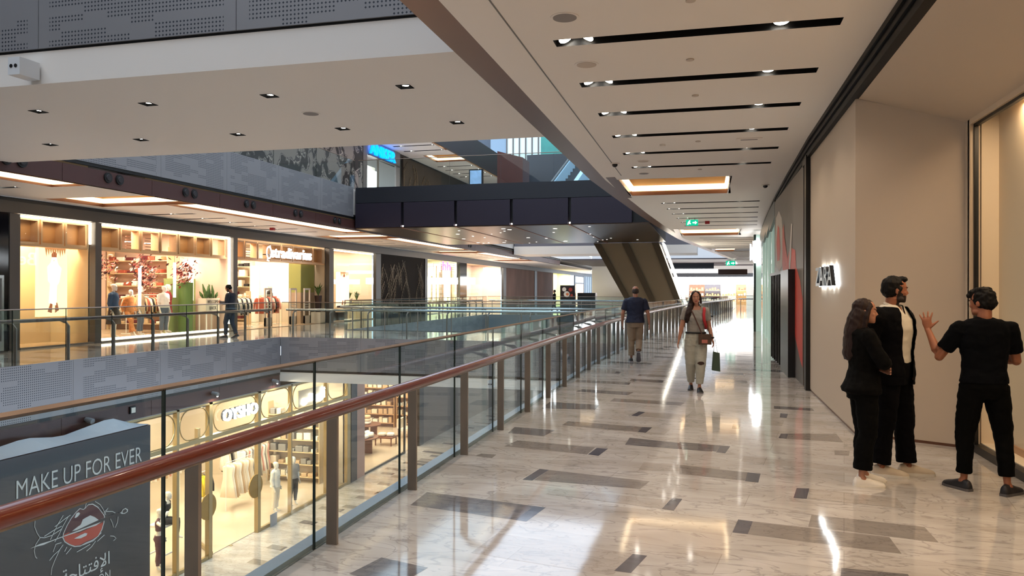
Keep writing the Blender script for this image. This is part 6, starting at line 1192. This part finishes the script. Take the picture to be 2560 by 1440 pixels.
# ================================================================ upper level seen over the dark bridge
UC = 9.9
struct('floor', MB().box(-34, 75, 4.75, -14.2, 130, UZ), [white])
struct('ceiling', grid_plate(-18.0, -14.25, 14, 62, UC, [(-17.6, -15.1, y - .105, y + .105) for y in (41.1, 42.7, 48.6, 50.2, 51.8, 53.4)] + [(-17, -14.25, 44.3, 46.8), (-15.0, -14.25, 28, 42.8), (-15.0, -14.25, 46.8, 60)]), [white], 'white ceiling of the upper level across the void')
for i, y in enumerate((41.1, 42.7, 48.6, 50.2, 51.8, 53.4)):
    slot(y, -17.6, -15.1, (-17.1, -15.25), UC, 'black light slot in the upper level ceiling, %s from the camera' % ORD[i], 'upper ceiling light slots'); spot('upper_slot_light', (-16.3, y, UC - .02), 90, (1, .9, .8), 120)
cove(-17, -14.25, 44.3, 46.8, UC, 'wide glowing cove in the upper level ceiling', 'upper coves'); cove(-15, -14.25, 28, 42.8, UC, 'long glowing cove along the upper ceiling edge, nearer one', 'upper coves'); cove(-15, -14.25, 46.8, 60, UC, 'long glowing cove along the upper ceiling edge, farther one', 'upper coves')
struct('trim_13', MB().box(-14.25, -6, UC - .35, -14.1, 62, UC + 1.2), [mat('dark_bronze_edge', '3a2f2b', .4)], 'dark edge of the upper ceiling')
struct('ceiling', MB().box(-34, -6, UC + .6, -14.2, 62, UC + .8), [white])
struct('wall_upper', MB().box(-18.3, -6, UZ, -18.1, 38.0, UC).box(-18.3, 43.1, UZ, -18.1, 75, UC).box(-18.3, 38, 9.02, -18.1, 43.1, UC), [mat('upper_wall', '3b3836', .5)])
T = thing('mural', 'black and white graphic mural on the upper level wall', 'mural', (-18, 30, UZ)); mur = bpy.data.materials.new('mural_print'); mur.use_nodes = True; nt = mur.node_tree; bs = nt.nodes['Principled BSDF']
tc = nt.nodes.new('ShaderNodeTexCoord'); vo = nt.nodes.new('ShaderNodeTexVoronoi'); vo.inputs['Scale'].default_value = .9; vo.feature = 'F1'; nz = nt.nodes.new('ShaderNodeTexWave'); nz.inputs['Scale'].default_value = .7; nz.inputs['Distortion'].default_value = 9; nz.inputs['Detail'].default_value = 4
ml = nt.nodes.new('ShaderNodeMath'); ml.operation = 'MULTIPLY'; rp = nt.nodes.new('ShaderNodeValToRGB'); rp.color_ramp.interpolation = 'CONSTANT'; e = rp.color_ramp.elements; e[0].color = (.04, .04, .05, 1); e[1].position = .2; e[1].color = (.5, .46, .46, 1); q = e.new(.05); q.color = (.2, .18, .2, 1); q = e.new(.09); q.color = (.7, .66, .64, 1); q = e.new(.14); q.color = (.12, .11, .14, 1)
for a, b_ in ((tc.outputs['Object'], vo.inputs['Vector']), (tc.outputs['Object'], nz.inputs['Vector']), (vo.outputs['Distance'], ml.inputs[0]), (nz.outputs[0], ml.inputs[1]), (ml.outputs[0], rp.inputs[0]), (rp.outputs[0], bs.inputs['Base Color'])): nt.links.new(a, b_)
MB().box(-18.08, 20, UZ, -18, 37.9, UC - .2).build('print', mur, T)
T = thing('electronics_shopfront', 'pale shopfront with glowing blue lettering on the upper level', 'shopfront', (-18, 40.5, UZ)); grf = mat('pale_grey_fascia', '8f8a8e', .45)
MB().box(-18.1, 38.0, 9.02, -18, 43.1, UC).box(-18.1, 38.0, UZ, -18, 38.5, 9.02).box(-18.1, 42.5, UZ, -18, 43.1, 9.02).build('fascia', grf, T)
MB().box(-19.6, 38.4, UZ, -19.5, 42.8, 9.0).build('back_wall', mat('glowing_shop_wall', 'eee8dc', .5, emit=.7), T); MB().box(-19.4, 38.5, 7.2, -19.2, 39.2, 8.7).box(-19.4, 40.6, 7.6, -19.2, 42.4, 8.7).build('lit_shelf', emis('shelf_glow', (.93, 1, 1), 4), T); MB().box(-18.12, 40.0, UZ, -18.02, 40.08, 9.0).build('mullion', steel, T)  # back wall given emission in place of interior lamps
MB().box(-18.0, 38.6, 9.0, -17.9, 43.0, 9.04).build('canopy_lip', darkgrey, T)
T = thing('shop_sign', 'glowing blue lettering ANKER on the upper level shopfront', 'sign', (-17.9, 38.6, 9.1)); t_ = text_mesh('ANKER', (0, 1, 0), (-17.9, 38.65, 9.12), .6, 3.5, .1, bevel=.02); t_.build('lettering', emis('blue_sign', (0, .30, 1), 2.0), T)
area('blue_sign_glow', (-17.93, 40.4, 9.5), .5, 3.4, 30, (.1, .2, 1), (0, math.pi / 2, 0))
feather_wall(-18.0, 43.6, 50.5, UZ, UC - .15, 'dark wall with pale feather relief beside the blue lettered shop', 5, mat('umber_relief', '4b3c33', .5, var=.3, vscale=1), mat('relief_tan', '85705c', .5), 20)
T = thing('advertising_totem', 'black screen totem with a lit picture standing on the dark bridge', 'totem', (-11.0, 36, 5.86)); MB().box(-11.36, 35.9, 5.86, -10.66, 36.05, 7.56).build('casing', black, T); MB().box(-11.3, 35.88, 6.5, -10.72, 35.9, 7.5).build('screen', mat('totem_picture', '7a9ac0', .4, var=1, vscale=3.5, emit=.8), T)
T = thing('brown_kiosk', 'tall red-brown box kiosk standing on the dark bridge', 'kiosk', (-9.8, 38, 5.86)); MB().hexa([(-10.5, 38, 5.86), (-9.15, 38, 5.86), (-9.15, 39.5, 5.86), (-10.5, 39.5, 5.86), (-10.5, 38, 8.8), (-9.15, 38, 8.42), (-9.15, 39.5, 8.42), (-10.5, 39.5, 8.8)]).build('body', mat('rust_cladding', '5a2418', .45, var=.2, vscale=2), T)
T = thing('upper_terrace', 'dark parapet wall of the terrace behind the escalators', 'parapet', (-10, 60, 6)); MB().box(-14.1, 60, UZ, -4, 60.4, 12.5).build('wall', mat('dark_blue_wall', '1e2430', .5), T)
T = thing('upper_shop_glass', 'pale blue lit glass shopfront high at the end of the void', 'shopfront', (-15, 63, 12)); MB().box(-18.0, 63, 9.5, -16.6, 63.2, 15.5).build('blue_panel', mat('sky_blue_panel', '7f95a8', .4), T); MB().box(-16.6, 63, 9.5, -13.6, 63.2, 15.5).build('lit_glass', mat('lit_pale_glass', 'b9c8c8', .3, emit=.5), T); MB().box(-13.6, 63, 9.5, -10.5, 63.2, 15.5).build('green_glass', mat('teal_glass', '2f8078', .3, emit=.25, var=.4, vscale=1), T)
b = MB()
for k in range(6): b.box(-16.6 + .55 * k, 62.9, 12.3, -16.5 + .55 * k, 63, 15.5)
b.build('mullion', darkgrey, T)
for i, x in enumerate((-9.1, -6.9)):
    T = thing('escalator', 'escalator with pale blue sides climbing behind the dark bridge, %s one' % ('left', 'right')[i], 'escalator', (x, 43, 7.2), 'escalators')
    def sl(xa, xb, dz0, dz1, nm, m): MB().hexa([(xa, 42, 6.0 + dz0), (xb, 42, 6.0 + dz0), (xb + 1.7, 54, 13 + dz0), (xa + 1.7, 54, 13 + dz0), (xa, 42, 6.0 + dz1), (xb, 42, 6.0 + dz1), (xb + 1.7, 54, 13 + dz1), (xa + 1.7, 54, 13 + dz1)]).build(nm, m, T)
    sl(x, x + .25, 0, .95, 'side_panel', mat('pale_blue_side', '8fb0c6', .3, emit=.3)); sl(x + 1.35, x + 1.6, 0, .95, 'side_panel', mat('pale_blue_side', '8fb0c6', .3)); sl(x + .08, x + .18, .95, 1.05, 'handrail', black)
    b = MB()
    for k in range(26): t = k / 26; b.box(x + .25 + 1.7 * t, 42 + 12 * t, 6 + 7 * t - .1, x + 1.35 + 1.7 * t, 42 + 12 * t + .46, 6 + 7 * t + .24)
    b.build('step', mat('step_dark', '2f3a44', .4), T)
struct('wall_upper_end', MB().box(-34, 64, UZ, 12, 64.3, 18), [mat('slate_blue_wall', '49525e', .5)])
struct('wall_upper_near', MB().box(-.5, -6, UZ, -.3, 64, 18), [mat('upper_near_wall', '9b948c', .5)])
# small ceiling fittings over the walkway
def disc(x, y, r, lab, nm='ceiling_speaker', cat='speaker', m=None, z=CZ, grp='round ceiling speakers'):
    T = thing(nm, lab, cat, (x, y, z), grp); MB().cyl((x, y, z - .006), (x, y, z + .01), r, 28).build('rim', white, T); MB().cyl((x, y, z - .009), (x, y, z - .005), r * .82, 28).build('grille', m or mat('speaker_grille', '8e8784', .7), T)
disc(-1.24, 6.75, .13, 'round grey ceiling speaker before the nearest light slot'); disc(-1.27, 8.22, .13, 'faint round ceiling disc between the first and second light slots', m=mat('faint_disc', 'c8b8a8', .6)); disc(-1.18, 14.66, .12, 'round ceiling speaker before the sixth light slot', m=mat('faint_disc', 'c8b8a8', .6)); disc(-1.29, 16.2, .12, 'round ceiling speaker just before the first glowing cove')
disc(-5.78, 10.39, .14, 'round grey speaker under the overhead bridge', z=4.3)
for i, (x, y) in enumerate(((-.14, 6.6), (-.18, 8.3), (-.15, 9.85), (-.15, 12.9), (-.15, 15.9))):
    T = thing('sprinkler_cap', 'small white sprinkler cap on the walkway ceiling, %s from the camera' % ORD[i], 'sprinkler', (x, y, CZ), 'sprinkler caps'); MB().cyl((x, y, CZ - .012), (x, y, CZ), .042, 18).build('cap', mat('cap_beige', 'c4b5a6', .5), T)
for i, (x, y) in enumerate(((-1.73, 14.77), (1.3, 18.6))):
    T = thing('dome_camera', 'small dome camera on the walkway ceiling, %s one' % ('left', 'right')[i], 'camera', (x, y, CZ), 'dome cameras'); MB().cyl((x, y, CZ - .02), (x, y, CZ), .09, 18).build('base', white, T); MB().ell((x, y, CZ - .03), (.055, .055, .05), 12).build('dome', black, T)
T = thing('smoke_detector', 'white smoke detector between the fourth and fifth light slots', 'detector', (-.73, 13.04, CZ)); MB().cyl((-.73, 13.04, CZ - .035), (-.73, 13.04, CZ), .05, 16).build('body', white, T)
T = thing('air_outlet', 'small white rectangular outlet on the walkway ceiling', 'vent', (.65, 12.89, CZ)); MB().box(.45, 12.8, CZ - .015, .85, 12.98, CZ).build('plate', white, T); MB().box(.52, 12.86, CZ - .018, .78, 12.92, CZ - .014).build('grille', mat('speaker_grille', '8e8784', .7), T)
for i, (x, y, z) in enumerate(((-.7, 26.5, 3.83), (1.5, 66, 3.7))):
    T = thing('exit_sign', 'green emergency exit sign with running figure and arrow, %s one' % ('nearer', 'farther')[i], 'sign', (x, y, z), 'exit signs'); s_ = 1 + i * .9
    MB().box(x, y, z, x + .40 * s_, y + .03, z + .2 * s_).build('panel', emis('exit_green', (.0, .45, .25), 1.0), T); w2 = emis('exit_white', (.9, 1, .95), 2)
    q = lambda pts: [(x + a * s_, y - .004, z + c_ * s_) for a, c_ in pts]
    MB().poly(q([(.22, .08), (.3, .08), (.3, .045), (.37, .1), (.3, .155), (.3, .12), (.22, .12)])).build('arrow', w2, T); MB().poly(q([(.04, .03), (.08, .03), (.10, .08), (.13, .05), (.17, .06), (.12, .12), (.15, .14), (.09, .155), (.06, .11)])).poly(q([(.11, .16), (.14, .16), (.14, .185), (.11, .185)])).build('running_figure', w2, T)
    MB().box(x + .1 * s_, y + .01, z + .2 * s_, x + .12 * s_, y + .02, CZ).box(x + .28 * s_, y + .01, z + .2 * s_, x + .3 * s_, y + .02, CZ).build('hanger', steel, T)
T = thing('alarm_beacon', 'small red alarm beacon on the walkway ceiling near the exit sign', 'alarm', (0, 28, CZ)); MB().box(-.08, 27.9, CZ - .1, .08, 28.05, CZ).build('body', mat('alarm_red', 'a01820', .4), T)
T = thing('alarm_beacon', 'small red alarm beacon on the ceiling across the void', 'alarm', (-16.8, 27.2, CZ)); MB().box(-16.88, 27.1, CZ - .1, -16.72, 27.25, CZ).build('body', mat('alarm_red', 'a01820', .4), T)
# halo lit sign on the light wall
T = thing('shop_sign', 'black letters ZARA with white halo light on the plain wall', 'sign', (1.6, 11, 1.7))
t_ = text_mesh('ZARA', (0, -1, 0), (1.585, 12.15, 1.72), .27, 1.55, .05, bevel=.012); t_.build('lettering', mat('sign_black', '16181c', .3), T); t_ = text_mesh('ZARA', (0, -1, 0), (1.625, 12.17, 1.71), .29, 1.58, .02, bevel=.02); t_.build('halo_light', emis('halo_white', (.9, .97, 1), 14), T)
area('zara_sign_glow', (1.60, 11.4, 1.86), .3, 1.5, 2.5, (.9, .97, 1), (0, -math.pi / 2, 0))
